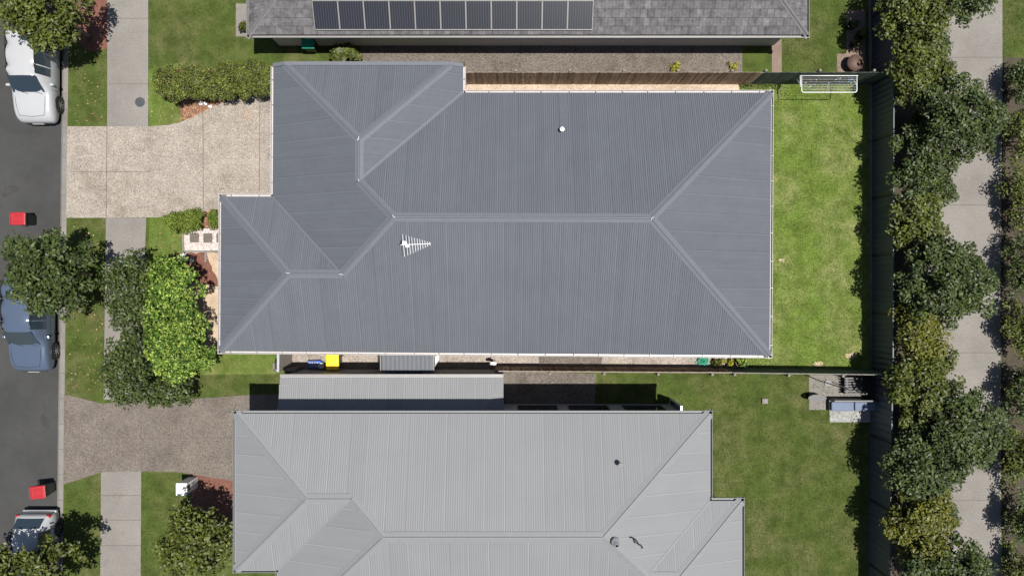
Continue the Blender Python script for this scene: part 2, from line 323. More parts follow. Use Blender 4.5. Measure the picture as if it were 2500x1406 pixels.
# neighbours' grounds
sheet('gravel_path', [(880, 60), (1812, 60), (1812, 203), (1135, 203), (1135, 153), (880, 153)], .008, M['grey_gravel'])
sheet('paving', [(1884, 88), (1908, 88), (1908, 180), (1884, 180)], .012, M['paving'])
sheet('paving', [(2066, 25), (2112, 25), (2112, 182), (2043, 182), (2043, 132), (2066, 132)], .012, M['paving'])
sheet('paving', [(576, 10), (680, 10), (680, 90), (576, 90)], .012, M['concrete'])
sheet('paving', [(1230, 905), (1455, 912), (1450, 1010), (1230, 1010)], .008, M['grey_gravel'])
sheet('patio', [(1975, 915), (2105, 915), (2105, 1000), (1975, 1000)], .010, M['concrete'])
sheet('soil', wob([(462, 1152), (565, 1170), (620, 1180), (620, 1290), (470, 1260)], 6, 2), .008, M['redsoil'])
sheet('soil', wob([(175, -60), (262, -60), (262, 120), (215, 128), (180, 90)], 5, 2), .006, M['redsoil'])
sheet('walkway', [(2115, -900), (2447, -900), (2447, 250), (2442, 700), (2444, 1250), (2448, 2300), (2135, 2300)], .008, M['concrete'])
sheet('garden_bed', wob([(2128, -200), (2262, -200), (2268, 300), (2262, 800), (2270, 1200), (2275, 1600), (2118, 1600), (2130, 900)], 14, 5), .016, M['bedsoil'])
sheet('garden_bed', wob([(2449, 142), (2640, 142), (2640, 1600), (2452, 1600), (2447, 900)], 14, 2), .012, M['bedsoil'])
for y in (140, 500, 860, 1220): sheet('walkway', [(2115, y), (2446, y), (2446, y+1.6), (2115, y+1.6)], .0115, M['stone'])
for y in (45, 205): sheet('footpath', [(262, y), (362, y), (362, y+1.4), (262, y+1.4)], .0115, M['stone'])
for y in (1208, 1268, 1330): sheet('footpath', [(246, y), (344, y), (344, y+1.4), (246, y+1.4)], .0115, M['stone'])

# ------------------------------------------------------------------ roofs
T = math.tan(R(22.5))
def corr(b, O, u, n, poly, he, t, amp=.017, per=.088, ns=6):
    """profiled steel sheet over a roof plane. O, poly in metres; poly points are (a along eave, b up slope, horizontally)"""
    a0 = min(p[0] for p in poly); a1 = max(p[0] for p in poly)
    xs = set(np.arange(a0, a1, per/ns).tolist()+[p[0] for p in poly]); xs = sorted(xs)
    cols = []
    for a in xs:
        bs = []
        for i in range(len(poly)):
            (x0, y0), (x1, y1) = poly[i], poly[(i+1) % len(poly)]
            if abs(x1-x0) < 1e-9:
                if abs(a-x0) < 1e-6: bs += [y0, y1]
            elif min(x0, x1)-1e-9 <= a <= max(x0, x1)+1e-9: bs.append(y0+(y1-y0)*(a-x0)/(x1-x0))
        if bs: cols.append((a, min(bs), max(bs)))
    base = len(b.v)
    for a, lo, hi in cols:
        dz = amp*math.sin(2*pi*a/per)
        for q in (lo, hi):
            p = O+u*a+n*q; b.v.append((p.x, p.y, he+q*t+dz)); b.uv.append((a, q))
    flip = u.cross(n) < 0
    for i in range(len(cols)-1):
        f = (base+2*i, base+2*i+2, base+2*i+3, base+2*i+1); b.f.append(f[::-1] if flip else f)
def V2(x, y): return Vector((x*S, y*S))                                # plan pixels to metres
X, Y = Vector((1, 0)), Vector((0, 1))
def plane(b, he, t, O, u, n, pts, **k):
    O = V2(*O); poly = [((V2(*p)-O).dot(u), (V2(*p)-O).dot(n)) for p in pts]; corr(b, O, u, n, poly, he, t, **k)
def capping(root_, roof, a, b_, mat, warp=None, w=.30, drop=.07, name='ridge_cap'):
    a = Vector(a); b_ = Vector(b_); d = (b_-a).normalized(); side = Vector((d.y, -d.x, 0)).normalized()
    m = MB(); up = Vector((0, 0, 1))
    prof = [(-w/2, -drop), (-w*.11, -.005), (-.035, .006), (-.02, .035), (.02, .035), (.035, .006), (w*.11, -.005), (w/2, -drop)]
    n = len(prof)
    vs = [q+side*x+up*(z+.03) for q in (a, b_) for x, z in prof]
    m.add(vs, [(i, i+1, n+i+1, n+i) for i in range(n-1)])
    return m.build(name, mat, roof, warp=warp)
def gutters(root_, poly, he, mat, warp=None, skip=(), straps=1.15, fascia=True):
    """poly = eave outline in plan pixels, walked counter-clockwise (outside is to the right)"""
    n = len(poly)
    for i in range(n):
        if i in skip: continue
        a, c = V2(*poly[i]), V2(*poly[(i+1) % n]); d = (c-a).normalized(); o = Vector((d.y, -d.x)); L = (c-a).length
        # lengthen at outside corners, shorten at inside ones
        def ext(pv, cur, nx):
            e1 = (V2(*cur)-V2(*pv)).normalized(); e2 = (V2(*nx)-V2(*cur)).normalized(); return .13 if (e1.x*e2.y-e1.y*e2.x) > 0 else -.02
        s0 = ext(poly[i-1], poly[i], poly[(i+1) % n]); s1 = ext(poly[i], poly[(i+1) % n], poly[(i+2) % n])
        if (i-1) % n in skip: s0 = 0
        if (i+1) % n in skip: s1 = 0
        a = a-d*s0; L = L+s0+s1
        prof = [(-.05, -.02), (-.05, -.13), (.095, -.13), (.11, -.01), (.09, -.004), (.085, -.02), (.082, -.115), (-.02, -.115), (-.02, -.02)]
        m = MB(); k = len(prof)
        for t in (0, L): m.v += [(a.x+d.x*t+o.x*x, a.y+d.y*t+o.y*x, he+z) for x, z in prof]
        m.f = [(j, (j+1) % k, k+(j+1) % k, k+j) for j in range(k)]+[tuple(range(k)), tuple(range(k, 2*k))[::-1]]
        g = m.build('gutter', mat, root_, warp=warp)
        t = straps*.5
        while t < L and mat is M['gutter']:
            m = MB(); p = a+d*t; m.beam((p.x-o.x*.04, p.y-o.y*.04, he-.006), (p.x+o.x*.12, p.y+o.y*.12, he+.000), .03, .008); t += straps*random.uniform(.9, 1.1)
            m.build('gutter_strap', M['gutter2'], g, warp=warp)
def inset(poly, d):
    n = len(poly); out = []
    for i in range(n):
        p0, p1, p2 = (V2(*poly[j % n]) for j in (i-1, i, i+1)); d1 = (p1-p0).normalized(); d2 = (p2-p1).normalized()
        n1 = Vector((-d1.y, d1.x)); n2 = Vector((-d2.y, d2.x)); out.append(p1+(n1+n2)*d/(1+n1.dot(n2)))
    return out
def walls(root_, poly, z1, mat, d=.45, warp=None, z0=0):
    q = inset(poly, d); m = MB(); n = len(q)
    m.add([(p.x, p.y, z0) for p in q]+[(p.x, p.y, z1) for p in q], [(i, (i+1) % n, n+(i+1) % n, n+i) for i in range(n)])
    w = m.build('wall', mat, root_, warp=warp)
    m = MB(); e = [V2(*p) for p in poly]
    m.add([(p.x, p.y, z1) for p in q]+[(p.x, p.y, z1) for p in e], [(i, n+i, n+(i+1) % n, (i+1) % n) for i in range(n)])
    m.build('soffit', M['white'], root_, warp=warp); return q
def window(root_, p, d, w, z0, z1, warp=None, name='window', mat=None, fr=None):
    """p centre on wall (metres), d unit along the wall with the outside on its right"""
    o = Vector((d.y, -d.x)); m = MB(); f = .06
    def bx(m, a0, a1, zz0, zz1, t0, t1):
        pts = [p+d*a+o*t for a, t in ((a0, t0), (a1, t0), (a1, t1), (a0, t1))]; m.prism([(q.x, q.y) for q in pts], zz0, zz1)
    bx(m, -w/2, w/2, z0, z0+f, -.05, .04); bx(m, -w/2, w/2, z1-f, z1, -.05, .04)
    bx(m, -w/2, -w/2+f, z0+f, z1-f, -.05, .038); bx(m, w/2-f, w/2, z0+f, z1-f, -.05, .038); bx(m, -f/2, f/2, z0+f, z1-f, -.05, .034)
    if name == 'window': fo = m.build(name, fr or M['white'], root_, warp=warp); pm = MB(); bx(pm, -w/2+f, w/2-f, z0+f, z1-f, -.03, .012); pm.build('pane', M['glass'], fo, warp=warp); return fo
    pm = MB(); bx(pm, -w/2, w/2, z0, z1, -.03, .03)
    for k in range(1, 5): z = z0+(z1-z0)*k/5; bx(pm, -w/2+.05, w/2-.05, z-.01, z+.01, .03, .036)
    return pm.build(name, mat, root_, warp=warp)

# ------------------------------------------------------------------ the grey-roofed house
HE = 2.6; KE = 1-HE/CAMH
ex0, ex1, ex2, ex3 = (541-1250)*KE, (667-1250)*KE, (1131-1250)*KE, (1883-1250)*KE
yt, yf, yb, yc = (703-226.5)*KE, (703-482)*KE, (703-862.5)*KE, 497.0
hm = (yt-yb)/2; hf = (yf-yb)/2; hg = (ex2-ex1)/2
def zr(b_): return HE+b_*S*T
PR, P1 = (ex3-hm, yt-hm), (ex1+hm, yt-hm)
P4, P5 = (ex0+hf, yf-hf), (ex1+hf, yf-hf)
P3y = 313.0; vge = P3y+hg; P3 = (ex1+hg, P3y); P2 = (ex1+hg, yt-hg)
cl, cr = (ex1+(vge-yc), yc), (ex2-(vge-yc), yc)
def wh(p):
    x, y = p[0]/S, p[1]/S; t = min(1, max(0, (yt-y)/(yt-yb))); return (p[0]-t*3.5*S, p[1]-t*((x+34)/617)*5*S, p[2])
house = root('brick_house', (0, 3, 0), 'long single storey brick house under a charcoal grey corrugated steel hip roof', 'house')
b = MB()
plane(b, HE, T, (ex1, yf), Y, X, [(ex1, yf), (ex1, yc), cl, P3, P2, P1, P5])
plane(b, HE, T, (ex2, yt), X, -Y, [(ex2, yt), (ex3, yt), PR, P1, P2])
plane(b, HE, T, (ex3, yt), Y, -X, [(ex3, yt), (ex3, yb), PR])
plane(b, HE, T, (ex0, yb), X, Y, [(ex0, yb), (ex3, yb), PR, P1, P5, P4])
plane(b, HE, T, (ex0, yb), Y, X, [(ex0, yb), (ex0, yf), P4])
plane(b, HE, T, (ex0, yf), X, -Y, [(ex0, yf), (ex1, yf), P5, P4])
plane(b, HE, T, (ex2, yt), Y, -X, [(ex2, yt), (ex2, yc), cr, P3, P2])
plane(b, HE, T, (ex1, vge), X, -Y, [cl, cr, P3])
roof = b.build('roof', M['roof'], house, warp=wh)
def v3(p, h): return (p[0]*S, p[1]*S, h)
zm, zf, zg = zr(hm), zr(hf), zr(hg); zc = zr(vge-yc)
for a, c in ((v3(P1, zm), v3(PR, zm)), (v3((ex3, yt), HE), v3(PR, zm)), (v3((ex3, yb), HE), v3(PR, zm)), (v3(P1, zm), v3(P5, zf)),
             (v3(P1, zm), v3(P2, zg)), (v3(P3, zg), v3(P2, zg)), (v3(P3, zg), v3(cl, zc)), (v3(P3, zg), v3(cr, zc)),
             (v3(P4, zf), v3(P5, zf)), (v3((ex0, yf), HE), v3(P4, zf)), (v3((ex0, yb), HE), v3(P4, zf))):
    capping(house, roof, a, c, M['cap'], wh, w=.36)
for p, z in ((P1, zm), (PR, zm), (P3, zg), (P2, zg), (P4, zf), (P5, zf)):   # mastic where cappings meet
    m = MB(); an = random.uniform(0, 2*pi); q = [(p[0]*S+l*math.cos(an+k), p[1]*S+l*math.sin(an+k), z+.068) for k, l in ((0, .10), (.3, .02), (2.2, .08))]
    m.tube(q, .010, 5); m.build('sealant', M['white'], roof, warp=wh)
for a, c in ((v3((ex2, yt), HE), v3(P2, zg)), (v3((ex1, yf), HE), v3(P5, zf))):
    a = Vector(a); c = Vector(c); m = MB(); d = (c-a).normalized(); sd_ = Vector((d.y, -d.x, 0)).normalized()
    up = Vector((0, 0, .016)); ww = .07 if a.y > 6 else .035
    m.add([a-sd_*ww+up+Vector((0, 0, ww*.3)), a+up, a+sd_*ww+up+Vector((0, 0, ww*.3)), c-sd_*ww+up+Vector((0, 0, ww*.3)), c+up, c+sd_*ww+up+Vector((0, 0, ww*.3))], [(0, 1, 4, 3), (1, 2, 5, 4)])
    m.build('valley_gutter', M['cap'], roof, warp=wh)
out = [(ex0, yb), (ex3, yb), (ex3, yt), (ex2, yt), (ex2, yc), (ex1, yc), (ex1, yf), (ex0, yf)]
gutters(house, out, HE, M['gutter'], wh, skip=(4,))
wq = walls(house, out, HE-.14, M['brick'], warp=wh)
m = MB(); ym = yc*S; m.box(ex1*S, ex2*S, ym-.06, ym+.10, 0, HE+.02)   # boundary wall the garage roof dies into
m.add([(ex1*S, ym+.02, HE), (cl[0]*S, ym+.02, zc), (cr[0]*S, ym+.02, zc), (ex2*S, ym+.02, HE)], [(3, 2, 1, 0)])
m.build('boundary_wall', M['brick'], house, warp=wh)
m = MB(); m.beam((ex1*S, ym+.03, HE+.04), (cl[0]*S, ym+.03, zc+.04), .16, .03); m.beam((cl[0]*S, ym+.03, zc+.04), (cr[0]*S, ym+.03, zc+.04), .16, .03); m.beam((cr[0]*S, ym+.03, zc+.04), (ex2*S, ym+.03, HE+.04), .16, .03)
m.build('parapet_flashing', M['cap'], roof, warp=wh)
W = 23.4
def wv(x, y): return V2(x, y)
window(house, wv(ex1+W, 330), -Y, 4.8, .02, 2.2, wh, 'garage_door', M['white'])
window(house, wv(ex0+W, 60), -Y, 1.8, .8, 2.1, wh); window(house, wv(ex0+W, -60), -Y, 1.5, .8, 2.1, wh)
fd = window(house, wv(ex0+W, 145), -Y, .95, .02, 2.1, wh, 'front_door', M['darkmetal'])
m = MB(); q = wv(ex0+W, 128); m.tube([(q.x-.07, q.y, .95), (q.x-.07, q.y, 1.15)], .014); m.build('handle', M['alu'], fd, warp=wh)
for x in (-380, -240, -60, 120, 300, 450): window(house, wv(x, yb+W), X, 1.5, .9, 2.1, wh)
for x in (20, 200, 380): window(house, wv(x, yt-W), -X, 1.5, 1.0, 2.1, wh)
for y, w2 in ((330, 1.8), (180, 3.2), (-10, 1.8)): window(house, wv(ex3-W, y), Y, w2, .1 if w2 > 3 else .8, 2.15, wh)
for x, y in ((ex0+W-2, yb+W+8), (ex3-W+3, yt-W-8), (ex3-W+3, yb+W+8), (ex2-4, yt-10)):
    m = MB(); q = wv(x, y); m.tube([(q.x, q.y, 0), (q.x, q.y, HE-.13)], .045, 10); m.build('downpipe', M['gutter'], house, warp=wh, smooth=True)
# vent
vp = P(1373, 316, 3.6); zv = zr((yt-vp.y/S)); vp = P(1373, 316, zv+.25)
vent = MB(); vent.cyl((vp.x, vp.y, zv-.05), .05, .32, 16); vo_ = vent.build('vent_pipe', M['white'], house, warp=wh, smooth=True)
m = MB(); m.cyl((vp.x, vp.y, zv+.27), .105, .045, 20, .09); m.build('vent_cowl', M['white'], vo_, warp=wh)
m = MB(); m.box(vp.x-.06, vp.x-.0, vp.y-.0, vp.y+.05, zv+.316, zv+.320); m.build('vent_hole', M['black'], vo_, warp=wh)
m = MB()
for k in (-1, 1): m.cyl((vp.x, vp.y, zv-.03), .16, .03, 20, .12)
m.build('vent_flashing', M['cap'], vo_, warp=wh)
m = MB(); x0, x1 = (1366-1250)*.905*S, (1385-1250)*.905*S; ye = yt*S
m.add([(x0, ye-.02, HE+.018), (x1, ye-.02, HE+.018), (x1, vp.y+.15, zr(yt-vp.y/S)-.15*T+.022), (x0, vp.y+.15, zr(yt-vp.y/S)-.15*T+.022)], [(3, 2, 1, 0)])
m.build('stained_sheet', plain('water_stained_steel', (.078, .083, .095), .7, 0, .1), roof, warp=wh)
# antenna
za = 5.35; m0 = P(986, 596, za); A0, A1 = P(978, 598, za), P(1051, 595, za)
ant = root('tv_antenna', (m0.x, m0.y, 0), '', ''); 
ant.parent = house; ant.location = Vector((m0.x, m0.y, 0))-house.location
zroof = zr(m0.y/S-yb)
m = MB(); m.tube([(m0.x, m0.y, zroof-.03), (m0.x, m0.y, za+.05)], .018, 10); m.box(m0.x-.08, m0.x+.08, m0.y-.08, m0.y+.08, zroof-.02, zroof+.03); m.build('mast', M['alu'], ant)
m = MB(); m.beam(A0, A1, .028, .028); m.build('boom', M['alu'], ant)
m = MB(); d = (A1-A0); nl = 11
for k in range(nl):
    t = .10+.88*(k/(nl-1))**.9; c = A0+d*t; L = (.92*(1-t)**1.0+.13)/2; sw = Vector((-.10*(1 if k % 2 else 1), 1, 0)).normalized()
    m.beam(c-sw*L*(.98), c+sw*L*(.85), .017, .017)
m.build('elements', M['alu'], ant)
m = MB(); m.box(m0.x-.05, m0.x+.09, m0.y-.03, m0.y+.11, za+.02, za+.08); m.build('junction_box', M['white'], ant)

# ------------------------------------------------------------------ house to the north, tiled, with solar panels
nh = root('tiled_house', (1, 14, 0), 'house with a grey concrete tile hip roof and rows of dark solar panels', 'house')
tx0, tx1, ty0 = (607-1250)*KE, (1970-1250)*KE, (703-86)*KE; td = 280; ty1 = ty0+2*td
def tiles(planes, he, t, parent, warp=None):
    m = MB(); tw, tl = .30, .34
    for O, u, n, w_, dpt in planes:            # trapezoid: eave length w_, depth dpt, closing at 45 degrees
        O = Vector((O[0]*S, O[1]*S)); rows = int(dpt/(tl*.92))+1
        for r in range(rows):
            b0, b1 = r*tl*.924, min((r+1)*tl*.924+.03, dpt); off = (r % 2)*tw/2; c = -1
            while True:
                a0, a1 = c*tw+off+.005, (c+1)*tw+off-.005; c += 1
                if a0 > w_: break
                lo0, hi0, lo1, hi1 = b0, w_-b0, b1, w_-b1
                q = [(min(max(a0, lo0), hi0), b0), (min(max(a1, lo0), hi0), b0), (min(max(a1, lo1), hi1), b1), (min(max(a0, lo1), hi1), b1)]
                if q[1][0]-q[0][0] < .02 and q[2][0]-q[3][0] < .02: continue
                j = random.uniform(0, .008); vs = []
                for i, (a, bb) in enumerate(q):
                    p = O+u*a+n*bb; vs.append((p.x, p.y, he+bb*t+(.042+j if i < 2 else .012)))
                lowz = [(v[0], v[1], v[2]-.028) for v in vs[:2]]
                fl = u.cross(n) < 0; fs = [(0, 1, 2, 3), (4, 5, 1, 0)]
                m.add(vs+lowz, [f[::-1] if fl else f for f in fs])
    return m.build('roof', M['tile'], parent, warp=warp)
troof = tiles([((tx0, ty0), X, Y, (tx1-tx0)*S, td*S), ((tx1, ty0), Y, -X, (ty1-ty0)*S, td*S), ((tx1, ty1), -X, -Y, (tx1-tx0)*S, td*S), ((tx0, ty1), -Y, X, (ty1-ty0)*S, td*S)], HE, T, nh)
zt = zr(td)
m = MB(); hh = .02
m.add([v3((tx0, ty0), HE-hh), v3((tx1, ty0), HE-hh), v3((tx1, ty1), HE-hh), v3((tx0, ty1), HE-hh), v3((tx0+td, ty0+td), zt-hh), v3((tx1-td, ty0+td), zt-hh)], [(0, 1, 5, 4), (1, 2, 5), (2, 3, 4, 5), (3, 0, 4)])
m.build('sarking', M['darkmetal'], troof)
for a, c in ((v3((tx0, ty0), HE), v3((tx0+td, ty0+td), zt)), (v3((tx1, ty0), HE), v3((tx1-td, ty0+td), zt)), (v3((tx0+td, ty0+td), zt), v3((tx1-td, ty0+td), zt)), (v3((tx0, ty1), HE), v3((tx0+td, ty0+td), zt)), (v3((tx1, ty1), HE), v3((tx1-td, ty0+td), zt))):
    capping(nh, troof, (a[0], a[1], a[2]+.02), (c[0], c[1], c[2]+.02), M['tilecap'], w=.26, drop=.05)
to = [(tx0, ty0), (tx1, ty0), (tx1, ty1), (tx0, ty1)]
gutters(nh, to, HE, M['gutter2'], straps=1.1); walls(nh, to, HE-.14, M['cream'])
for x in (-450, -250, 0, 250, 500): window(nh, wv(x, ty0+W), X, 1.5, 1.0, 2.1)
for y in (700, 900): window(nh, wv(tx1-W, y), Y, 1.8, .8, 2.1); window(nh, wv(tx0+W, y), -Y, 1.8, .8, 2.1)
# panels
pw = (1450-760)/11*S*.897; proto = None; ca = math.atan(T)
mm = MB(); mm.box(-pw/2+.022, pw/2-.022, -.56, .56, 0, .03)
mf = MB(); g = .03; mf.box(-pw/2+.004, pw/2-.004, -.59, -.555, -.01, .036); mf.box(-pw/2+.004, pw/2-.004, .555, .59, -.01, .036); mf.box(-pw/2+.004, -pw/2+.026, -.555, .555, -.01, .035); mf.box(pw/2-.026, pw/2-.004, -.555, .555, -.01, .035)
for r in range(3):
    for c in range(11):
        bb = (.15+.6+r*1.20)*math.cos(ca); yy = ty0*S+bb; xx = (760-1250)*.897*S+pw*(c+.5)
        loc = Vector((xx, yy, HE+bb*T+.10))-nh.location
        if proto is None:
            pe = mm.build('solar_panel', M['solar'], nh, local=True); fr = mf.build('frame', M['gutter2'], pe, local=True); proto = (pe, fr)
        else:
            pe = proto[0].copy(); C.objects.link(pe); pe.parent = nh; fr = proto[1].copy(); C.objects.link(fr); fr.parent = pe
        pe.location = loc; pe.rotation_euler = (ca, 0, 0)

# ------------------------------------------------------------------ two storey house to the south
H2 = 4.9; K2 = 1-H2/CAMH; T2 = math.tan(R(17))
sh = root('two_storey_house', (-2, -9, 0), 'two storey house with a pale grey metal hip roof and low side wing', 'house')
qx0, qx1, qx2, qx3 = (575-1250)*K2, (679-1250)*K2, (1733-1250)*K2, (1811-1250)*K2
qy0, qy1, qy2, qyb = (703-1009)*K2, (703-1391)*K2, (703-1222)*K2, -720.0
hm2 = (qy0-qyb)/2; hf2 = (qy0-qy1)/2; he2 = (qy2-qyb)/2
def z2(b_): return H2+b_*S*T2
A_ = (qx1+hm2, qy0-hm2); B_ = (qx2-hm2, qy0-hm2); D_ = (qx0+hf2, qy0-hf2); E_ = (qx1+hf2, qy0-hf2)
F_ = (qx3-he2, qy2-he2); G_ = (qx2-he2, qy2-he2)
b = MB(); k2 = dict(amp=.006, ns=4)
plane(b, H2, T2, (qx0, qy0), X, -Y, [(qx0, qy0), (qx2, qy0), B_, A_, E_, D_], **k2)
plane(b, H2, T2, (qx0, qy1), Y, X, [(qx0, qy1), (qx0, qy0), D_], **k2)
plane(b, H2, T2, (qx0, qy1), X, Y, [(qx0, qy1), (qx1, qy1), E_, D_], **k2)
plane(b, H2, T2, (qx1, qyb), Y, X, [(qx1, qyb), (qx1, qy1), E_, A_], **k2)
plane(b, H2, T2, (qx2, qy0), Y, -X, [(qx2, qy0), (qx2, qy2), G_, B_], **k2)
plane(b, H2, T2, (qx2, qy2), X, -Y, [(qx2, qy2), (qx3, qy2), F_, G_], **k2)
plane(b, H2, T2, (qx3, qyb), Y, -X, [(qx3, qyb), (qx3, qy2), F_], **k2)
plane(b, H2, T2, (qx1, qyb), X, Y, [(qx1, qyb), (qx3, qyb), F_, G_, B_, A_], **k2)
sroof = b.build('roof', M['lightroof'], sh)
for a, c in ((v3(A_, z2(hm2)), v3(B_, z2(hm2))), (v3(A_, z2(hm2)), v3(E_, z2(hf2))), (v3(D_, z2(hf2)), v3(E_, z2(hf2))), (v3((qx0, qy0), H2), v3(D_, z2(hf2))), (v3((qx0, qy1), H2), v3(D_, z2(hf2))),
             (v3((qx2, qy0), H2), v3(B_, z2(hm2))), (v3((qx3, qy2), H2), v3(F_, z2(he2))), (v3(G_, z2(he2)), v3(F_, z2(he2))), (v3(G_, z2(he2)), v3(B_, z2(hm2))), (v3((qx1, qyb), H2), v3(A_, z2(hm2))), (v3((qx3, qyb), H2), v3(F_, z2(he2)))):
    capping(sh, sroof, a, c, M['lightcap'], w=.40)
for a, c in ((v3((qx1, qy1), H2), v3(E_, z2(hf2))), (v3((qx2, qy2), H2), v3(G_, z2(he2)))):
    m = MB(); m.beam((a[0], a[1], a[2]+.01), (c[0], c[1], c[2]+.01), .05, .02); m.build('valley_gutter', M['lightcap'], sroof)
so_ = [(qx1, qyb), (qx3, qyb), (qx3, qy2), (qx2, qy2), (qx2, qy0), (qx0, qy0), (qx0, qy1), (qx1, qy1)]
gutters(sh, so_, H2, M['lightcap']); walls(sh, so_, H2-.14, M['grey_render'])
for x in (-420, -250, -60, 130, 300): window(sh, wv(x, qy0-W), -X, 1.6, 3.2, 4.3)
for x in (60, 180, 310): window(sh, wv(x, qy0-W), -X, 1.8, .6, 2.2, fr=M['darkmetal'])
for y in (-330, -480): window(sh, wv(qx0+W, y), -Y, 1.8, 3.0, 4.3)
window(sh, wv(qx0+W, -420), -Y, 4.8, .02, 2.3, None, 'garage_door', M['white'])
for y in (-330,): window(sh, wv(qx2-W, y), Y, 2.4, .1, 2.2)
# low side wing on the boundary
KW = 1-2.75/CAMH; wx0, wx1, wy0, wy1 = (684-1250)*KW*S, (1229-1250)*KW*S, (703-921)*KW*S, (qy0-W)*S
wr = MB(); O = Vector((wx0, wy0)); corr(wr, O, X, -Y, [(0, 0), (wx1-wx0, 0), (wx1-wx0-(wy0-wy1)*.6, wy0-wy1), (0, wy0-wy1)], 2.75, .22, .006, .088, 4)
corr(wr, Vector((wx1, wy0)), -Y, -X, [(0, 0), (wy0-wy1, 0), (wy0-wy1, (wy0-wy1)*.6)], 2.75, .22/.6, .006, .088, 4)
wr.build('lower_roof', M['lightroof'], sh)
m = MB(); m.box(wx0+.02, wx1-.02, wy0-.14, wy0+.02, 0, 2.73); m.box(wx0+.02, wx0+.16, wy1, wy0-.14, 0, 2.73); m.box(wx1-.16, wx1-.02, wy1, wy0-.14, 0, 2.73); m.build('lower_wall', M['grey_render'], sh)
m = MB(); m.box(wx0, wx1, wy0+.02, wy0+.14, 2.62, 2.78); m.build('lower_gutter', M['gutter2'], sh)
m = MB(); m.box(wx0-.02, wx0+.40, wy1+.1, wy0-.30, 2.79, 2.83); m.build('lower_flashing', M['lightcap'], sh)
# fittings on that roof
def on2(px, py):
    h = 5.6
    for _ in range(6):
        p = P(px, py, h); x, y = p.x/S, p.y/S; h = z2(max(0, min(qy0-y, y-qyb, hm2, max(x-qx1, 0))))
    return P(px, py, h)
p = on2(1512, 1130); m = MB(); m.cyl((p.x, p.y, p.z-.05), .055, .38, 16); vv = m.build('vent_pipe', M['gutter2'], sh, smooth=True); m = MB(); m.cyl((p.x, p.y, p.z+.33), .10, .05, 20); m.build('vent_cowl', M['darkmetal'], vv)
p = on2(1502, 1322); m = MB(); m.cyl((p.x, p.y, p.z-.08), .17, .30, 24, .15); vv = m.build('roof_ventilator', M['alu'], sh, smooth=True); m = MB()
for k in range(18):
    a = 2*pi*k/18; m.beam((p.x+.15*math.cos(a), p.y+.15*math.sin(a), p.z+.2), (p.x+.06*math.cos(a+.35), p.y+.06*math.sin(a+.35), p.z+.42), .045, .006)
m.build('vane', M['alu'], vv)
p = on2(1555, 1325); m = MB(); m.tube([(p.x-.12, p.y+.1, p.z-.1), (p.x-.12, p.y+.1, p.z+.2), (p.x-.02, p.y+.08, p.z+.28), (p.x+.1, p.y, p.z+.2), (p.x+.2, p.y-.15, p.z+.05), (p.x+.2, p.y-.22, p.z-.1)], .03, 10); m.build('flue_pipe', M['darkmetal'], sh, smooth=True)

# ------------------------------------------------------------------ fences
def paling_fence(name, pa, pb, label, mat, h=1.8, posts=2.4, side=1, cat='fence'):
    A, B = P(*pa), P(*pb); d = (B-A).normalized(); L = (B-A).length; o = Vector((d.y, -d.x, 0))*side
    r = root(name, A, label, cat); m = MB(); t = 0
    while t < L-.02:
        w_ = min(random.uniform(.092, .104), L-t); hh = h+random.uniform(-.012, .012); off = random.uniform(0, .006); lean = random.uniform(-.006, .006)
        q = [A+d*(t+.002)+o*off, A+d*(t+w_-.003)+o*off, A+d*(t+w_-.003)-o*(.015-off), A+d*(t+.002)-o*(.015-off)]
        m.add([(p.x, p.y, 0) for p in q]+[(p.x+d.x*lean, p.y+d.y*lean, hh) for p in q], [(3, 2, 1, 0), (4, 5, 6, 7), (0, 1, 5, 4), (1, 2, 6, 5), (2, 3, 7, 6), (3, 0, 4, 7)]); t += w_
    m.build('palings', mat, r)
    for z in (.3, .95, 1.6):
        m = MB(); m.beam(A-o*.042+Vector((0, 0, z)), B-o*.042+Vector((0, 0, z)), .045, .07); m.build('rail', M['timber'], r)
    for k in range(int(L/posts)+1):
        p = A+d*min(k*posts+.06, L-.06)-o*.115; m = MB(); m.box(p.x-.05, p.x+.05, p.y-.05, p.y+.05, 0, h-.05); m.build('post', M['timber'], r)
    return r
paling_fence('paling_fence', (1131, 207), (1832, 207), 'weathered brown timber paling fence beside the pink gravel strip', M['palings'])
paling_fence('paling_fence', (1834, 207), (2126, 207), 'dark green stained paling fence behind the folding clothesline', M['darkpalings'])
paling_fence('paling_fence', (1210, 893.5), (1760, 897), 'weathered grey brown paling fence in shade along the lower gravel strip', M['palings'], side=-1)
paling_fence('paling_fence', (1762, 897), (2126, 902), 'dark green stained paling fence at the lower edge of the bright back lawn', M['darkpalings'], side=-1)
def steel_fence(pa, pb, label, first=0, n=5, step=None):
    A, B = P(*pa), P(*pb); r = root('steel_fence', A, label, 'fence'); d = (B-A); L = d.length; d.normalize(); o = Vector((d.y, -d.x, 0))
    n = max(1, round(L/2.95)); st = L/n
    for k in range(n):
        a = A+d*(k*st+.03); m = MB(); N_ = 40; base = 0; vs = []; ww = st-.06
        prof = []
        for j in range(N_+1):
            t = ww*j/N_; z = [0, .028, .028, 0][j % 4]*1.0; prof.append((t, z))
        for t, z in prof: q = a+d*t+o*(z-.014); vs += [(q.x, q.y, .05), (q.x, q.y, 1.77)]
        m.add(vs, [(2*j, 2*j+2, 2*j+3, 2*j+1) for j in range(N_)]); m.build('panel', M['bluefence'], r)
    for k in range(n+1):
        a = A+d*(k*st); m = MB(); m.box(-.03, .03, -.035, .035, 0, 1.82, Matrix.Translation(a)); m.build('post', M['darkmetal'], r)
    for z in (.05, 1.79):
        m = MB(); m.beam(A+Vector((0, 0, z)), B+Vector((0, 0, z)), .05, .045); m.build('rail', M['bluefence'], r)
steel_fence((2130, 207), (2128, 903), 'dark blue steel panel fence closing the back of the bright lawn')
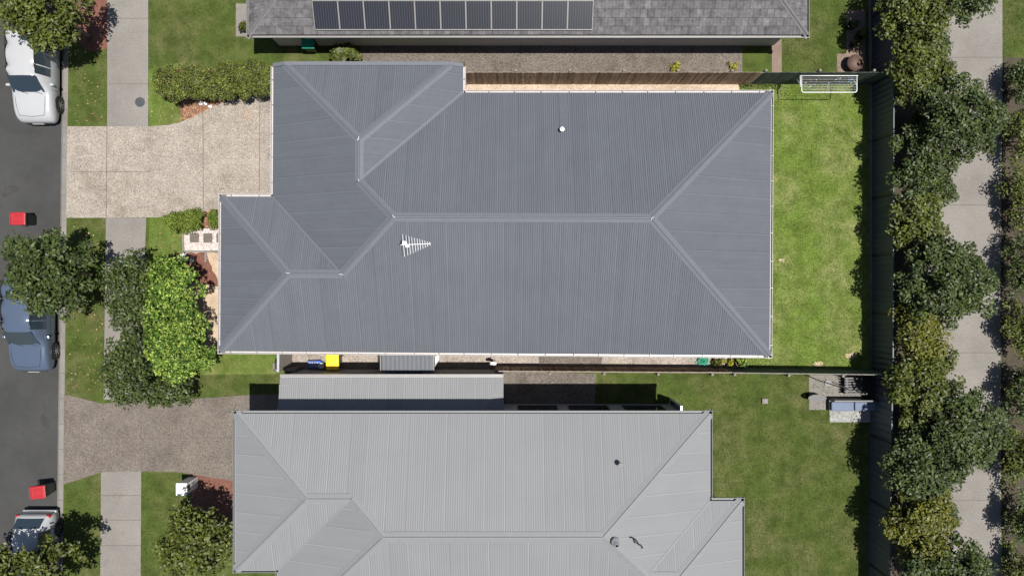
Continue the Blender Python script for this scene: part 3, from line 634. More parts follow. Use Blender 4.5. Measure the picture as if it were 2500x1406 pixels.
steel_fence((2127, 905), (2118, 1530), 'dark steel panel fence below the outdoor lounge, shaded by trees')
steel_fence((2133, -120), (2130, 205), 'dark steel panel fence beside the brown paving and pots')
# side gate
gx = -538*S; r = root('side_gate', (gx, P(0, 880).y, 0), 'grey slatted side gate between the house and the boundary wall', 'gate')
y0, y1 = yb*S+.47, P(0, 897).y
m = MB()
for y in (y0-.03, (y0+y1)/2, y1+.05): m.box(gx-.03, gx+.03, y-.03, y+.03, 0, 1.8)
m.build('frame', M['timber'], r)
m = MB()
for k in range(15): z = .08+k*.12; m.box(gx-.012+(.03), gx+.012+.03, y1+.08, y0-.06, z, z+.095)
m.build('slats', M['timber'], r)
m = MB(); m.box(gx-.05, gx+.05, y1+.02, y0, 1.80, 1.86); m.build('top_rail', M['alu'], r)
m = MB(); m.box(gx+.05, gx+.07, (y0+y1)/2+.04, (y0+y1)/2+.14, .95, 1.1); m.build('latch', M['darkmetal'], r)
m = MB(); m.box(gx-.45, gx+.55, y1-.04, y1+.06, 0, 1.15); m.box(gx-.48, gx-.40, y1-.04, y1+.34, 0, 1.15)
tag(m.build('garden_wall', M['kerb']), 'short grey concrete block wall at the foot of the side gate', 'wall')

# ------------------------------------------------------------------ garden shed, clothesline
K = 1-1.95/CAMH; x0, x1 = (929-1250)*K*S, (1059-1250)*K*S; ya, yb_ = (703-866)*K*S, -3.70
r = root('garden_shed', ((x0+x1)/2, (ya+yb_)/2, 0), 'small flat garden shed with dark ribbed roof and white trim', 'shed')
m = MB(); nn = 12
for k in range(nn):
    a, c = x0+.03+(x1-x0-.06)*k/nn, x0+.03+(x1-x0-.06)*(k+1)/nn
    m.add([(a, yb_, 1.90), (a, ya-.03, 1.96), (a+.02, yb_, 1.93), (a+.02, ya-.03, 1.99), (a+.045, yb_, 1.93), (a+.045, ya-.03, 1.99), (a+.06, yb_, 1.90), (a+.06, ya-.03, 1.96), (c, yb_, 1.90), (c, ya-.03, 1.96)], [(0, 2, 3, 1), (2, 4, 5, 3), (4, 6, 7, 5), (6, 8, 9, 7)])
m.build('roof', M['cap'], r)
m = MB(); m.beam((x0, ya, 1.97), (x1, ya, 1.97), .035, .06); m.beam((x0, ya-.02, 1.97), (x0, yb_, 1.92), .035, .06); m.beam((x1, ya-.02, 1.97), (x1, yb_, 1.92), .035, .06); m.build('trim', M['gutter2'], r)
m = MB(); m.box(x0+.06, x1-.06, yb_+.02, ya-.06, 0, 1.88); m.build('wall', M['darkmetal'], r)
m = MB(); m.box(x0+.35, x0+1.1, ya-.06, ya-.035, .04, 1.8); dd = m.build('door', M['cap'], r); m = MB(); m.box(x0+1.0, x0+1.04, ya-.035, ya-.0, .9, 1.05); m.build('handle', M['alu'], dd)
xl = (1064-1250)*.955*S; r = root('ladder', (xl, (ya+yb_)/2, 0), 'white metal ladder standing against the small garden shed', 'ladder')
m = MB(); m.beam((xl, ya-.02, 0), (xl, ya-.10, 1.75), .03, .03); m.build('rail', M['white'], r); m = MB(); m.beam((xl, ya-.42, 0), (xl, ya-.5, 1.75), .03, .03); m.build('rail', M['white'], r)
m = MB()
for k in range(6): z = .2+k*.28; m.beam((xl, ya-.02-.045*z, z), (xl, ya-.42-.045*z, z), .022, .022)
m.build('rungs', M['white'], r)

hz = 1.65; c0, c1 = P(1957, 189, hz), P(2092, 226, hz)
cl_ = root('clothesline', ((c0.x+c1.x)/2, c0.y, 0), 'white folding clothesline frame mounted on the dark green fence', 'clothesline')
X0, X1, YA, YB = c0.x, c1.x, P(0, 207).y-.08, c1.y; rr = .10
m = MB(); cor = lambda cx, cy, a0: [(cx+rr*math.cos(a0+k*pi/8), cy+rr*math.sin(a0+k*pi/8), hz) for k in range(5)]
m.tube([(X0, YA, hz)]+cor(X0+rr, YB+rr, pi)+cor(X1-rr, YB+rr, 1.5*pi)+[(X1, YA, hz)], .019, 10); m.build('frame', M['white'], cl_, smooth=True)
m = MB(); m.tube([(X0-.05, YA-.02, hz), (X1+.05, YA-.02, hz)], .02, 8); m.tube([(X0-.07, YA-.02, hz+.02), (X0-.04, YA-.50, hz-.04)], .018, 8); m.tube([(X1+.04, YA-.02, hz-.45), (X1+.02, YA-.45, hz-.03)], .014, 8); m.tube([(X0-.04, YA-.02, hz-.45), (X0-.02, YA-.45, hz-.03)], .014, 8); m.build('wall_bracket', M['white'], cl_, smooth=True)
nl = 8; ly = [YB+.07+(YA-YB-.16)*(k+.5)/nl for k in range(nl)]
for y in ly: m = MB(); m.tube([(X0+.02, y, hz), ((X0+X1)/2, y, hz-.015), (X1-.02, y, hz)], .0035, 6); m.build('line', M['white'], cl_)
pm = {'white': M['white'], 'pale green': plain('green_peg', (.2, .5, .2), .5), 'blue': plain('blue_peg', (.15, .35, .5), .5), 'orange': plain('orange_peg', (.7, .3, .2), .5)}
protos = {}
spots = [(random.choice(ly), random.uniform(X0+.15, X1-.12)) for _ in range(46)]+[(random.choice(ly[4:]), X1-.1-random.uniform(0, .28)) for _ in range(14)]
for i, (y, x) in enumerate(spots):
    cn = random.choice(['white', 'white', 'white', 'pale green', 'blue', 'orange'])
    if cn not in protos:
        m = MB(); m.beam((-.008, 0, .02), (-.002, 0, -.05), .012, .012); m.beam((.008, 0, .02), (.002, 0, -.05), .012, .012); o = m.build('clothes_peg', pm[cn]); protos[cn] = o
    else: o = protos[cn].copy(); C.objects.link(o)
    o.location = (x, y, hz+.01); o.rotation_euler = (random.uniform(-1.2, 1.2), 0, random.uniform(-.6, .6)+pi/2)
    tag(o, 'small %s clothes peg clipped on the lines of the folding clothesline' % cn, 'clothes peg', '%s pegs on the clothesline' % cn)

# ------------------------------------------------------------------ bins
def bin_(loc, rz, lid, body, label, group=None, wide=.58):
    r = root('wheelie_bin', loc, label, 'bin', group, rz); w0, w1 = wide*.38, wide*.47; z1 = .93
    m = MB(); m.add([(-w0, -w0, .08), (w0, -w0, .08), (w0, w0, .08), (-w0, w0, .08), (-w1, -w1-.05, z1), (w1, -w1-.05, z1), (w1, w1+.05, z1), (-w1, w1+.05, z1)], [(3, 2, 1, 0), (4, 5, 6, 7), (0, 1, 5, 4), (1, 2, 6, 5), (2, 3, 7, 6), (3, 0, 4, 7)])
    m.box(-w1-.025, w1+.025, -w1-.075, w1+.075, z1-.05, z1-.002); m.build('body', body, r, local=True, bevel=.02)
    m = MB(); q = w1+.02; n = 8; ring = []
    def rr_(hw, hh, z, rad=.06):
        o = []
        for cx, cy, a0 in ((hw-rad, hh-rad, 0), (-hw+rad, hh-rad, pi/2), (-hw+rad, -hh+rad, pi), (hw-rad, -hh+rad, 1.5*pi)):
            o += [(cx+rad*math.cos(a0+k*pi/6), cy+rad*math.sin(a0+k*pi/6), z) for k in range(4)]
        return o
    rings = [rr_(q, q+.055, z1), rr_(q, q+.055, z1+.035), rr_(q-.03, q+.02, z1+.06), rr_(q-.10, q-.06, z1+.065), rr_(q-.115, q-.075, z1+.052), rr_(q-.15, q-.11, z1+.052), rr_(q-.165, q-.125, z1+.068)]
    for g in rings: m.v += g
    for j in range(len(rings)-1): m.f += [(j*16+k, j*16+(k+1) % 16, (j+1)*16+(k+1) % 16, (j+1)*16+k) for k in range(16)]
    m.f += [tuple((len(rings)-1)*16+k for k in range(16)), tuple(range(16))[::-1]]
    m.build('lid', lid, r, local=True)
    m = MB(); m.tube([(-w1, w1+.14, z1-.02), (w1, w1+.14, z1-.02)], .016, 8); m.beam((-w1+.03, w1+.04, z1-.03), (-w1+.03, w1+.15, z1-.02), .03, .04); m.beam((w1-.03, w1+.04, z1-.03), (w1-.03, w1+.15, z1-.02), .03, .04); m.build('handle', body, r, local=True)
    for sx_ in (-1, 1):
        m = MB(); m.cyl((sx_*(w0+.02) - (.03 if sx_ > 0 else .03), w0+.06, .11), .11, .06, 20, axis='x'); m.build('wheel', M['rubber'], r, local=True)
    return r
p = P(811, 884, 1.0); bin_((p.x, p.y, .01), .02, M['yellow'], M['bingreen'], 'dark wheelie bin with a bright yellow lid on the side gravel strip')
p = P(37, 533, 1.0); bin_((p.x, p.y, -.12), pi/2, M['red'], M['bingreen'], 'red lidded wheelie bin on the road below the kerb crossing of the pale driveway', 'red lidded bins on the road')
p = P(86, 1204, 1.0); bin_((p.x, p.y, -.12), pi/2+.1, M['red'], M['bingreen'], 'red lidded wheelie bin on the road just behind the white hatchback', 'red lidded bins on the road')
p = P(751, 100, 1.0); bin_((p.x, p.y, .01), 0, M['green'], M['bingreen'], 'green lidded wheelie bin in the shade beside the tiled house')

# ------------------------------------------------------------------ cars
def car(loc, rz, paint, label, kind='suv'):
    r = root('parked_car', loc, label, 'car', None, rz)
    if kind == 'suv':
        st = [(-2.42, .62, .38, .72, .55, .70, .80, .52, .86), (-2.34, .74, .30, .88, .58, .84, 1.0, .64, 1.08), (-2.24, .78, .26, .90, .6, .86, 1.05, .66, 1.20), (-2.02, .80, .25, .92, .6, .88, 1.07, .66, 1.60), (-1.75, .80, .25, .93, .6, .89, 1.06, .66, 1.69), (-1.0, .80, .25, .93, .6, .90, 1.05, .66, 1.73), (-.95, .80, .25, .93, .6, .90, 1.05, .66, 1.73),
              (.0, .80, .25, .93, .6, .90, 1.04, .65, 1.73), (.05, .80, .25, .93, .6, .90, 1.04, .65, 1.73), (.42, .80, .25, .93, .6, .90, 1.03, .63, 1.68), (.52, .80, .25, .93, .6, .90, 1.03, .63, 1.65), (1.12, .80, .25, .93, .6, .90, 1.02, .72, 1.12), (1.22, .80, .25, .93, .6, .90, 1.01, .74, 1.09), (1.8, .80, .25, .93, .6, .88, .97, .66, 1.04), (2.15, .78, .27, .90, .58, .84, .90, .56, .96), (2.33, .72, .32, .82, .52, .74, .74, .46, .80), (2.40, .62, .38, .68, .5, .62, .62, .4, .66)]
        cab0, cab1, rs, fs, mid = 2, 11, (2, 3), (10, 11), (5, 7)
    else:
        st = [(-2.02, .60, .38, .70, .55, .66, .78, .5, .84), (-1.96, .72, .30, .84, .56, .80, .92, .60, 1.0), (-1.88, .75, .26, .87, .58, .82, .96, .62, 1.06), (-1.52, .76, .24, .88, .58, .84, .97, .60, 1.38), (-1.35, .76, .24, .88, .58, .84, .97, .60, 1.43), (-.7, .76, .24, .88, .58, .85, .96, .61, 1.48), (-.65, .76, .24, .88, .58, .85, .96, .61, 1.48),
              (.15, .76, .24, .88, .58, .85, .95, .60, 1.48), (.2, .76, .24, .88, .58, .85, .95, .60, 1.47), (.42, .76, .24, .88, .58, .85, .94, .58, 1.44), (.5, .76, .24, .88, .58, .85, .94, .58, 1.41), (1.15, .76, .24, .88, .58, .85, .93, .68, .99), (1.24, .76, .24, .88, .58, .85, .92, .69, .97), (1.6, .76, .24, .87, .56, .82, .87, .60, .92), (1.85, .74, .26, .84, .54, .78, .78, .5, .84), (1.98, .68, .3, .76, .5, .66, .64, .4, .70), (2.04, .58, .36, .62, .48, .54, .56, .34, .6)]
        rs, fs, mid = (2, 3), (10, 11), (5, 7)
    np_ = 9; V = []
    for (y, wb, zb, wm, zm_, wt, zt_, wr_, zz) in st:
        half = [(wb, zb), (wm, zm_), (wt, zt_), (wr_, zz), (0, zz+.03)]
        V += [(x, y, z) for x, z in half]+[(-x, y, z) for x, z in half[:-1][::-1]]
    parts = {}
    def put(k, f): parts.setdefault(k, []).append(f)
    n = len(st)
    for i in range(n-1):
        for j in range(np_-1):
            f = (i*np_+j, (i+1)*np_+j, (i+1)*np_+j+1, i*np_+j+1)
            top = j in (3, 4); side = j in (2, 5)
            if top and i == fs[0]: put('windscreen', f)
            elif top and i == rs[0]: put('rear_window', f)
            elif side and rs[1] < i+1 and i >= 4 and i < fs[0] and i not in (5, 7, 9) and (i in (4, 6, 8)): put('side_window', f)
            else: put('body', f)
    put('body', tuple(range(np_))); put('body', tuple((n-1)*np_+k for k in range(np_))[::-1])
    for k, fs_ in parts.items():
        used = sorted({i for f in fs_ for i in f}); mp = {u: q for q, u in enumerate(used)}
        if k == 'side_window':
            for sgn in (1, -1):
                ff = [f for f in fs_ if (V[f[0]][0] > 0) == (sgn > 0)]
                for f in ff:
                    m = MB(); m.add([V[q] for q in f], [tuple(range(4))]); m.build(k, M['glass'], r, local=True)
            continue
        m = MB(); m.v = [V[u] for u in used]; m.f = [tuple(mp[i] for i in f) for f in fs_]
        m.build(k, paint if k == 'body' else M['glass'], r, local=True, smooth=True, sub=2 if k == 'body' else 0) if k == 'body' else m.build(k, M['glass'], r, local=True, smooth=True)
    L = st[-1][0]; ww = st[8][3]
    fy, ry = L*.62, st[0][0]*.60
    for sx_ in (-1, 1):
        for y in (fy, ry):
            wl = bpy.data.objects.new('wheel', None); C.objects.link(wl); wl.parent = r; wl.location = (sx_*(ww-.10), y, .34)
            m = MB(); prof = [(-.11, .30), (-.09, .335), (.09, .335), (.11, .30), (.11, .22), (-.11, .22)]; nn = 28
            for k in range(nn):
                a = 2*pi*k/nn; m.v += [(x, rad*math.cos(a), rad*math.sin(a)) for x, rad in prof]
            for k in range(nn):
                a, c = k*6, ((k+1) % nn)*6; m.f += [(a+j, a+(j+1) % 6, c+(j+1) % 6, c+j) for j in range(6)]
            m.build('tyre', M['rubber'], wl, local=True)
            m = MB(); m.cyl((sx_*.06-.01, 0, 0), .05, .02, 12, axis='x')
            for k in range(7):
                a = 2*pi*k/7; m.beam((sx_*.07, 0, 0), (sx_*.08, .22*math.cos(a), .22*math.sin(a)), .045, .02, up=(1, 0, 0))
            m.build('rim', M['rim'], wl, local=True)
            m = MB(); a0 = sx_*(ww-.01); nn = 20; m.tube([(a0, y+.375*math.cos(pi*k/nn-.0), .34+.375*math.sin(pi*k/nn)) for k in range(nn+1)], .035, 8); m.build('wheel_arch', M['black'], r, local=True, smooth=True)
        m = MB(); yy = st[11][0]-.35; m.box(sx_*(ww+.06)-.09, sx_*(ww+.06)+.09, yy-.06, yy+.06, 1.0, 1.13); m.build('wing_mirror', paint, r, local=True, bevel=.03)
        m = MB(); y1_ = st[-3][0]; m.box(sx_*.62-.16, sx_*.62+.16, y1_-.02, y1_+.10, .60, .76); m.build('headlight', M['lamp'], r, local=True, bevel=.03)
        m = MB(); y1_ = st[1][0]; m.box(sx_*.70-.10, sx_*.70+.10, y1_-.03, y1_+.10, .78, .95); m.build('tail_light', M['redlamp'], r, local=True, bevel=.02)
    m = MB(); m.box(-.55, .55, st[-1][0]-.08, st[-1][0]+.02, .36, .56); m.build('grille', M['black'], r, local=True, bevel=.02)
    m = MB(); m.beam((-.6, st[12][0]-.02, 1.11 if kind == 'suv' else .99), (.05, st[11][0]-.1, 1.18 if kind == 'suv' else 1.06), .02, .015); m.beam((.05, st[12][0]-.02, 1.13 if kind == 'suv' else 1.01), (.6, st[11][0]-.1, 1.17 if kind == 'suv' else 1.05), .02, .015); m.build('wiper', M['black'], r, local=True)
    yb0, yb1 = st[12][0]+.06, st[14][0]-.02; zb0, zb1 = (1.115, 1.0) if kind == 'suv' else (.995, .88); m = MB(); wd = .62 if kind == 'suv' else .56
    m.tube([(-wd-.06, yb0, zb0-.045), (-wd-.03, (yb0+yb1)/2, (zb0+zb1)/2-.012), (-wd+.06, yb1, zb1-.04), (0, yb1+.06, zb1-.03), (wd-.06, yb1, zb1-.04), (wd+.03, (yb0+yb1)/2, (zb0+zb1)/2-.012), (wd+.06, yb0, zb0-.045)], .007, 6); m.build('bonnet_seam', M['black'], r, local=True)
    if kind == 'suv':
        for sx_ in (-1, 1): m = MB(); m.tube([(sx_*.66, -1.8, 1.68), (sx_*.66, -1.7, 1.76), (sx_*.65, .1, 1.76), (sx_*.65, .22, 1.70)], .018, 8); m.build('roof_rail', M['black'], r, local=True, smooth=True)
    for sx_ in (-1, 1):
        for yd in (st[6][0]-.02, st[8][0]+.9, st[4][0]-.0): m = MB(); m.tube([(sx_*(ww+.001), yd, .35), (sx_*(ww+.004), yd, .6), (sx_*(ww-.025), yd, .98)], .006, 5); m.build('door_seam', M['black'], r, local=True)
    m = MB(); m.beam((-.26, st[-1][0]+.03, .50), (.26, st[-1][0]+.03, .50), .012, .11); m.build('number_plate', M['white'], r, local=True)
    m = MB(); y1_ = st[0][0]; m.box(-.78, .78, y1_-.05, y1_+.08, .36, .50); m.build('rear_bumper', M['black'] if kind == 'suv' else paint, r, local=True, bevel=.03)
    return r
car((-21.92, 10.0, -.12), pi, M['carwhite'], 'white four wheel drive parked at the kerb below the upper street tree')
car((-22.12, -1.45, -.12), pi, M['carblue'], 'slate blue grey car parked at the kerb under the middle street tree')
car((-21.9, -12.35, -.12), pi+.0, M['carwhite'], 'small white hatchback at the kerb, half under the lowest street tree', 'hatch')

# ------------------------------------------------------------------ foliage
def quads(name, c, d, n, L, W_, mat, parent=None, fold=.15):
    """leaf blades: centres c, long axes d, normals n (arrays), one folded quad each"""
    s = np.cross(n, d); s /= np.linalg.norm(s, axis=1, keepdims=True)+1e-9
    L = L[:, None]; W_ = W_[:, None]
    v = np.stack([c-d*L/2, c+s*W_/2+n*W_*fold, c+d*L/2, c-s*W_/2+n*W_*fold], 1).reshape(-1, 3)
    if parent: v = v-np.array(rootloc(parent))
    m = bpy.data.meshes.new(name); k = len(c)
    m.vertices.add(4*k); m.vertices.foreach_set('co', v.ravel().astype(np.float32))
    m.loops.add(4*k); m.loops.foreach_set('vertex_index', np.arange(4*k, dtype=np.int32))
    m.polygons.add(k); m.polygons.foreach_set('loop_start', np.arange(0, 4*k, 4, dtype=np.int32)); m.polygons.foreach_set('loop_total', np.full(k, 4, dtype=np.int32))
    m.update(calc_edges=True); return link(name, m, mat, parent)
def unit(a): return a/(np.linalg.norm(a, axis=1, keepdims=True)+1e-9)
def leaves(cent, rad, per, size, up=.9, out=.5):
    """clumps of leaves around centres; returns c, d, n, L, W"""
    k = len(cent)*per; cc = np.repeat(cent, per, 0); rr_ = np.repeat(rad, per)
    o = unit(rng.normal(size=(k, 3))); o[:, 2] = np.abs(o[:, 2])*.9-.25
    c = cc+o*rr_[:, None]*(rng.random((k, 1))**.45)
    n = unit(o*out+np.array([0, 0, up])+rng.normal(size=(k, 3))*.45)
    d = unit(np.cross(n, rng.normal(size=(k, 3)))); L = size*(.7+.6*rng.random(k)); return c, d, n, L, L*.5
def rosettes(cent, rad, per, size):
    k = len(cent)*per; cc = np.repeat(cent, per, 0); o = unit(rng.normal(size=(k, 3))); o[:, 2] = np.abs(o[:, 2])*.8-.1
    c = cc+o*np.repeat(rad, per)[:, None]*(rng.random((k, 1))**.35)
    n = unit(o*.5+np.array([0, 0, .9])+rng.normal(size=(k, 3))*.3); m = 7
    t = unit(np.cross(n, rng.normal(size=(k, 3)))); s = np.cross(n, t)
    C_, D_, N__, L_ = [], [], [], []
    for j in range(m):
        a = 2*pi*j/m+rng.normal(size=k)*.25; d = unit(t*np.cos(a)[:, None]+s*np.sin(a)[:, None]+n*.22*(1 if j % 2 else .5)); L = size*(.75+.5*rng.random(k))
        C_.append(c+d*L[:, None]*.5); D_.append(d); N__.append(unit(n-d*.2)); L_.append(L)
    L = np.concatenate(L_); return np.concatenate(C_), np.concatenate(D_), np.concatenate(N__), L, L*.40
def clumps(base, rx, ry, rz, k, cr, flat=.0):
    """clump centres over an uneven ellipsoid, fewer inside, some sticking out"""
    o = unit(rng.normal(size=(k, 3))); o[:, 2] = np.where(o[:, 2] < -.35, -o[:, 2], o[:, 2])
    rr_ = .30+.70*rng.random((k, 1))**.5; ph = np.arctan2(o[:, 1], o[:, 0]); lob = 1+.10*np.sin(2*ph+rng.random()*6)+.13*np.sin(3*ph+rng.random()*6)+.10*np.sin(5*ph+rng.random()*6)+.05*np.sin(9*ph+rng.random()*6)
    c = o*rr_*np.array([rx, ry, rz]); c[:, :2] *= lob[:, None]; return c+np.array(base), cr*(.7+.6*rng.random(k))
def tree(name, px, py, rx, ry, h, label, mat='leaf_dark', group=None, size=.17, k=None, per=60, kind='leaf', cr=.42, dz=None, cat='tree', trunk=True, rot=0, base=0):
    """crown centre seen at (px, py), crown radii in photo pixels, total height h"""
    dz = dz or h*.30; hc = h-dz*1.05; c = P(px, py, hc); kk = S*(1-hc/CAMH); RX, RY = rx*kk, ry*kk
    r = root(name, (c.x, c.y, base), label, cat, group)
    k = k or int(max(16, 27*RX*RY+12)); ce, ra = clumps((c.x, c.y, hc), max(RX-cr*.5, .2), max(RY-cr*.5, .2), dz, k, cr)
    n_s = max(2, k//14); oo = rng.random(n_s)*2*pi; stray = np.stack([c.x+RX*.90*np.cos(oo), c.y+RY*.90*np.sin(oo), hc-dz*.3+rng.random(n_s)*dz*.6], 1)
    ce = np.concatenate([ce, stray]); ra = np.concatenate([ra, np.full(n_s, cr*.8)])
    if rot:
        R_ = np.array([[math.cos(rot), -math.sin(rot)], [math.sin(rot), math.cos(rot)]]); ce[:, :2] = (ce[:, :2]-[c.x, c.y]) @ R_.T+[c.x, c.y]
    g = rosettes(ce, ra, per, size) if kind == 'rosette' else leaves(ce, ra, per, size)
    quads('crown' if trunk else 'foliage', *g, M[mat], r)
    m = MB(); zt_ = hc-dz*.3
    if trunk:
        m.tube([(c.x, c.y, base), (c.x+.04, c.y-.03, base+.3), (c.x+.06, c.y+.05, zt_*.6), (c.x, c.y, zt_)], [.13, .10, .085, .06], 10)
    for i in rng.choice(len(ce), min(len(ce), 22 if trunk else 12), replace=False):
        e = Vector(ce[i]); s0 = Vector((c.x, c.y, max(base+.1, zt_*random.uniform(.45, 1)))) if trunk else Vector((c.x+(e.x-c.x)*.4, c.y+(e.y-c.y)*.4, base)); md = s0.lerp(e, .5)+Vector((random.uniform(-.1, .1), random.uniform(-.1, .1), .12))
        m.tube([s0, md, s0.lerp(e, .95)], [.045, .028, .010] if trunk else [.025, .016, .007], 6)
    m.build('trunk' if trunk else 'stems', M['bark'], r, smooth=True); return r

G = 'young street trees along the kerb'
tree('street_tree', 118, 30, 122, 88, 4.2, 'olive green street tree overhanging the white four wheel drive', 'leaf_olive', G, base=0)
tree('street_tree', 128, 668, 112, 108, 4.0, 'dark round street tree shading the slate blue car', 'leaf_dark', G)
tree('street_tree', 75, 1400, 130, 82, 4.4, 'olive street tree covering the front of the white hatchback', 'leaf_olive', G)
tree('garden_tree', 476, 1325, 88, 98, 3.9, 'yellowish green tree beside the pale grey roof and white letterbox', 'leaf_olive')
tree('garden_tree', 422, 752, 82, 138, 3.0, 'bright green large leaved tree filling the corner beside the front wall', 'leaf_bright', None, .115, 135, 24, 'rosette', .40, 1.0)
tree('garden_tree', 438, 868, 84, 58, 2.7, 'low bright green bushy tree at the bottom end of the large leaved tree', 'leaf_bright', None, .125, 64, 22, 'rosette', .38, .75)
tree('garden_tree', 318, 715, 62, 112, 3.2, 'deep green tree over the footpath, left of the bright large leaved tree', 'leaf_dark', size=.15)
tree('garden_tree', 312, 900, 58, 92, 3.0, 'deep green tree over the footpath, at the lower end beside the verge', 'leaf_dark', size=.15)
tree('garden_tree', 410, 956, 68, 38, 2.2, 'low deep green tree at the corner of the lower driveway', 'leaf_dark', size=.15)
# trees between the dark fence and the walkway
GT = 'trees between the steel fence and the walkway'
for i, (px, py, rx, ry, h, mt, lb) in enumerate([
    (2229, 25, 80, 99, 3.55, 'leaf_olive', 'olive tree at the head of the row by the walkway, topmost against the fence'),
    (2331, -10, 95, 72, 4, 'leaf_dark', 'dark tree reaching over the walkway at the top end of the row'),
    (2239, 185, 72, 102, 3.11, 'leaf_olive', 'olive tree level with the end of the green stained fence'),
    (2331, 290, 110, 108, 4, 'leaf_dark', 'broad dark tree spreading over the walkway, upper of the three widest'),
    (2249, 395, 74, 104, 3.11, 'leaf_dark', 'dense dark tree close behind the blue steel fence, below the broad upper tree'),
    (2236, 545, 64, 96, 2.81, 'leaf_olive', 'smaller olive tree behind the middle of the blue steel fence'),
    (2306, 690, 112, 114, 4, 'leaf_dark', 'broad dark tree spreading over the walkway, middle of the three widest'),
    (2239, 815, 64, 96, 2.81, 'leaf_yellow2', 'smaller yellow green tree near the lower corner of the blue steel fence'),
    (2246, 955, 84, 92, 3.26, 'leaf_olive', 'olive tree beside the outdoor lounge and its black slatted bench'),
    (2338, 1050, 108, 118, 4, 'leaf_dark', 'broad dark tree spreading over the walkway, lowest of the three widest'),
    (2246, 1130, 80, 109, 3.26, 'leaf_dark', 'dark tree behind the shaded lower fence, level with the mottled rug'),
    (2246, 1285, 84, 104, 3.26, 'leaf_yellow2', 'yellow green tree near the bottom of the row, against the shaded lower fence'),
    (2308, 1385, 105, 82, 3.84, 'leaf_dark', 'dark tree at the foot of the row, reaching over the walkway')]):
    tree('shade_tree', px, py, rx, ry, h, lb, mt, GT, size=.16, per=85)
for px, py, rx, ry, mt, lb in ((2270, 108, 44, 40, 'leaf_dark', 'low dark shrub under the trees, topmost in the belt by the walkway'), (2262, 300, 38, 46, 'leaf_olive', 'low olive shrub in the tree belt left of the broad upper tree'),
        (2285, 470, 46, 42, 'leaf_dark', 'low dark shrub in the tree belt just below the broad upper tree'), (2268, 612, 42, 40, 'leaf_yellow2', 'low yellowish shrub in the tree belt above the broad middle tree'),
        (2262, 745, 40, 44, 'leaf_dark', 'low dark shrub in the tree belt left of the broad middle tree'), (2285, 880, 46, 46, 'leaf_olive', 'low olive shrub in the tree belt below the broad middle tree'),
        (2268, 1040, 38, 46, 'leaf_yellow2', 'low yellowish shrub in the tree belt beside the broad lowest tree'), (2270, 1210, 48, 42, 'leaf_olive', 'low olive shrub in the tree belt, below the broad lowest tree'), (2300, 1260, 34, 32, 'leaf_dark', 'low dark shrub at the walkway side near the foot of the belt')):
    tree('understorey_shrub', px, py, rx, ry, 1.6, lb, mt, 'low shrubs under the tree belt', size=.14, per=60, cat='shrub', trunk=False, cr=.35, dz=.6)
for i, (px, py, rx, ry, h, mt, lb) in enumerate([
    (2484, 205, 34, 55, 1.5, 'leaf_dark', 'rounded dark shrub beyond the walkway, just below the patch of grass'),
    (2486, 330, 40, 72, 1.8, 'leaf_olive', 'olive shrub beyond the walkway, second from the grass patch'),
    (2488, 490, 40, 82, 1.6, 'leaf_olive', 'olive shrub beyond the walkway, opposite the broad upper tree'),
    (2490, 650, 42, 78, 1.8, 'leaf_dark', 'dark shrub beyond the walkway, opposite the broad middle tree'),
    (2488, 800, 40, 75, 1.5, 'leaf_olive', 'olive shrub beyond the walkway, below the broad middle tree'),
    (2492, 960, 46, 80, 1.9, 'leaf_dark', 'dark shrub beyond the walkway, opposite the broad lowest tree'),
    (2490, 1120, 42, 82, 1.6, 'leaf_olive', 'olive shrub beyond the walkway, lower side of the broad lowest tree'),
    (2492, 1260, 40, 72, 1.8, 'leaf_dark', 'dark shrub beyond the walkway, next to last at the bottom edge'),
    (2488, 1390, 40, 66, 1.6, 'leaf_olive', 'olive shrub beyond the walkway at the very bottom corner')]):
    tree('hedge_shrub', px, py, rx, ry, h, lb, mt, 'shrubs along the far side of the walkway', size=.13, per=60, cat='shrub', trunk=False, cr=.35, dz=h*.45)
tree('garden_shrub', 448, 539, 52, 28, 1.1, 'oval clipped green shrub between the driveway and the white pebble path', 'leaf_shrub', None, .085, 50, 110, 'leaf', .22, .42, 'shrub', False)
tree('garden_shrub', 531, 536, 22, 23, 1.0, 'small green shrub tucked against the front gutter', 'leaf_shrub', None, .085, 22, 100, 'leaf', .2, .4, 'shrub', False)
tree('garden_shrub', 836, 131, 42, 20, 1.0, 'spiky green shrub on the gravel below the tiled house', 'leaf_olive', None, .2, 16, 50, 'leaf', .28, .4, 'shrub', False)
# hedge along the top of the driveway
hp = [(414, 206), (450, 214), (500, 203), (555, 199), (605, 198), (650, 198)]
c0 = P(520, 205, 1.2); hr = root('hedge', (c0.x, c0.y, 0), 'long uneven dark green hedge with bare twigs beside the driveway', 'hedge')
cs, rs_ = [], []
for (px, py) in hp:
    c = P(px, py, 1.15); ce, ra = clumps((c.x, c.y, 1.05), .66, .74 if px > 430 else .60, .66, 60, .24); cs.append(ce); rs_.append(ra)
cs = np.concatenate(cs); rs_ = np.concatenate(rs_); keep = (cs[:, 0] < ex1*S-.15) & (cs[:, 1] > P(0, 243, .9).y); cs, rs_ = cs[keep], rs_[keep]
quads('foliage', *leaves(cs, rs_, 200, .075), M['leaf_hedge'], hr)
m = MB()
for i in rng.choice(len(cs), 55, replace=False):
    e = Vector(cs[i])+Vector((random.uniform(-.1, .1), random.uniform(-.1, .1), .22)); s0 = Vector((e.x+random.uniform(-.4, .4), e.y+random.uniform(-.3, .3), .1)); m.tube([s0, s0.lerp(e, .6)+Vector((.05, -.05, .05)), e], [.016, .011, .005], 5)
m.build('stems', M['twig'], hr)

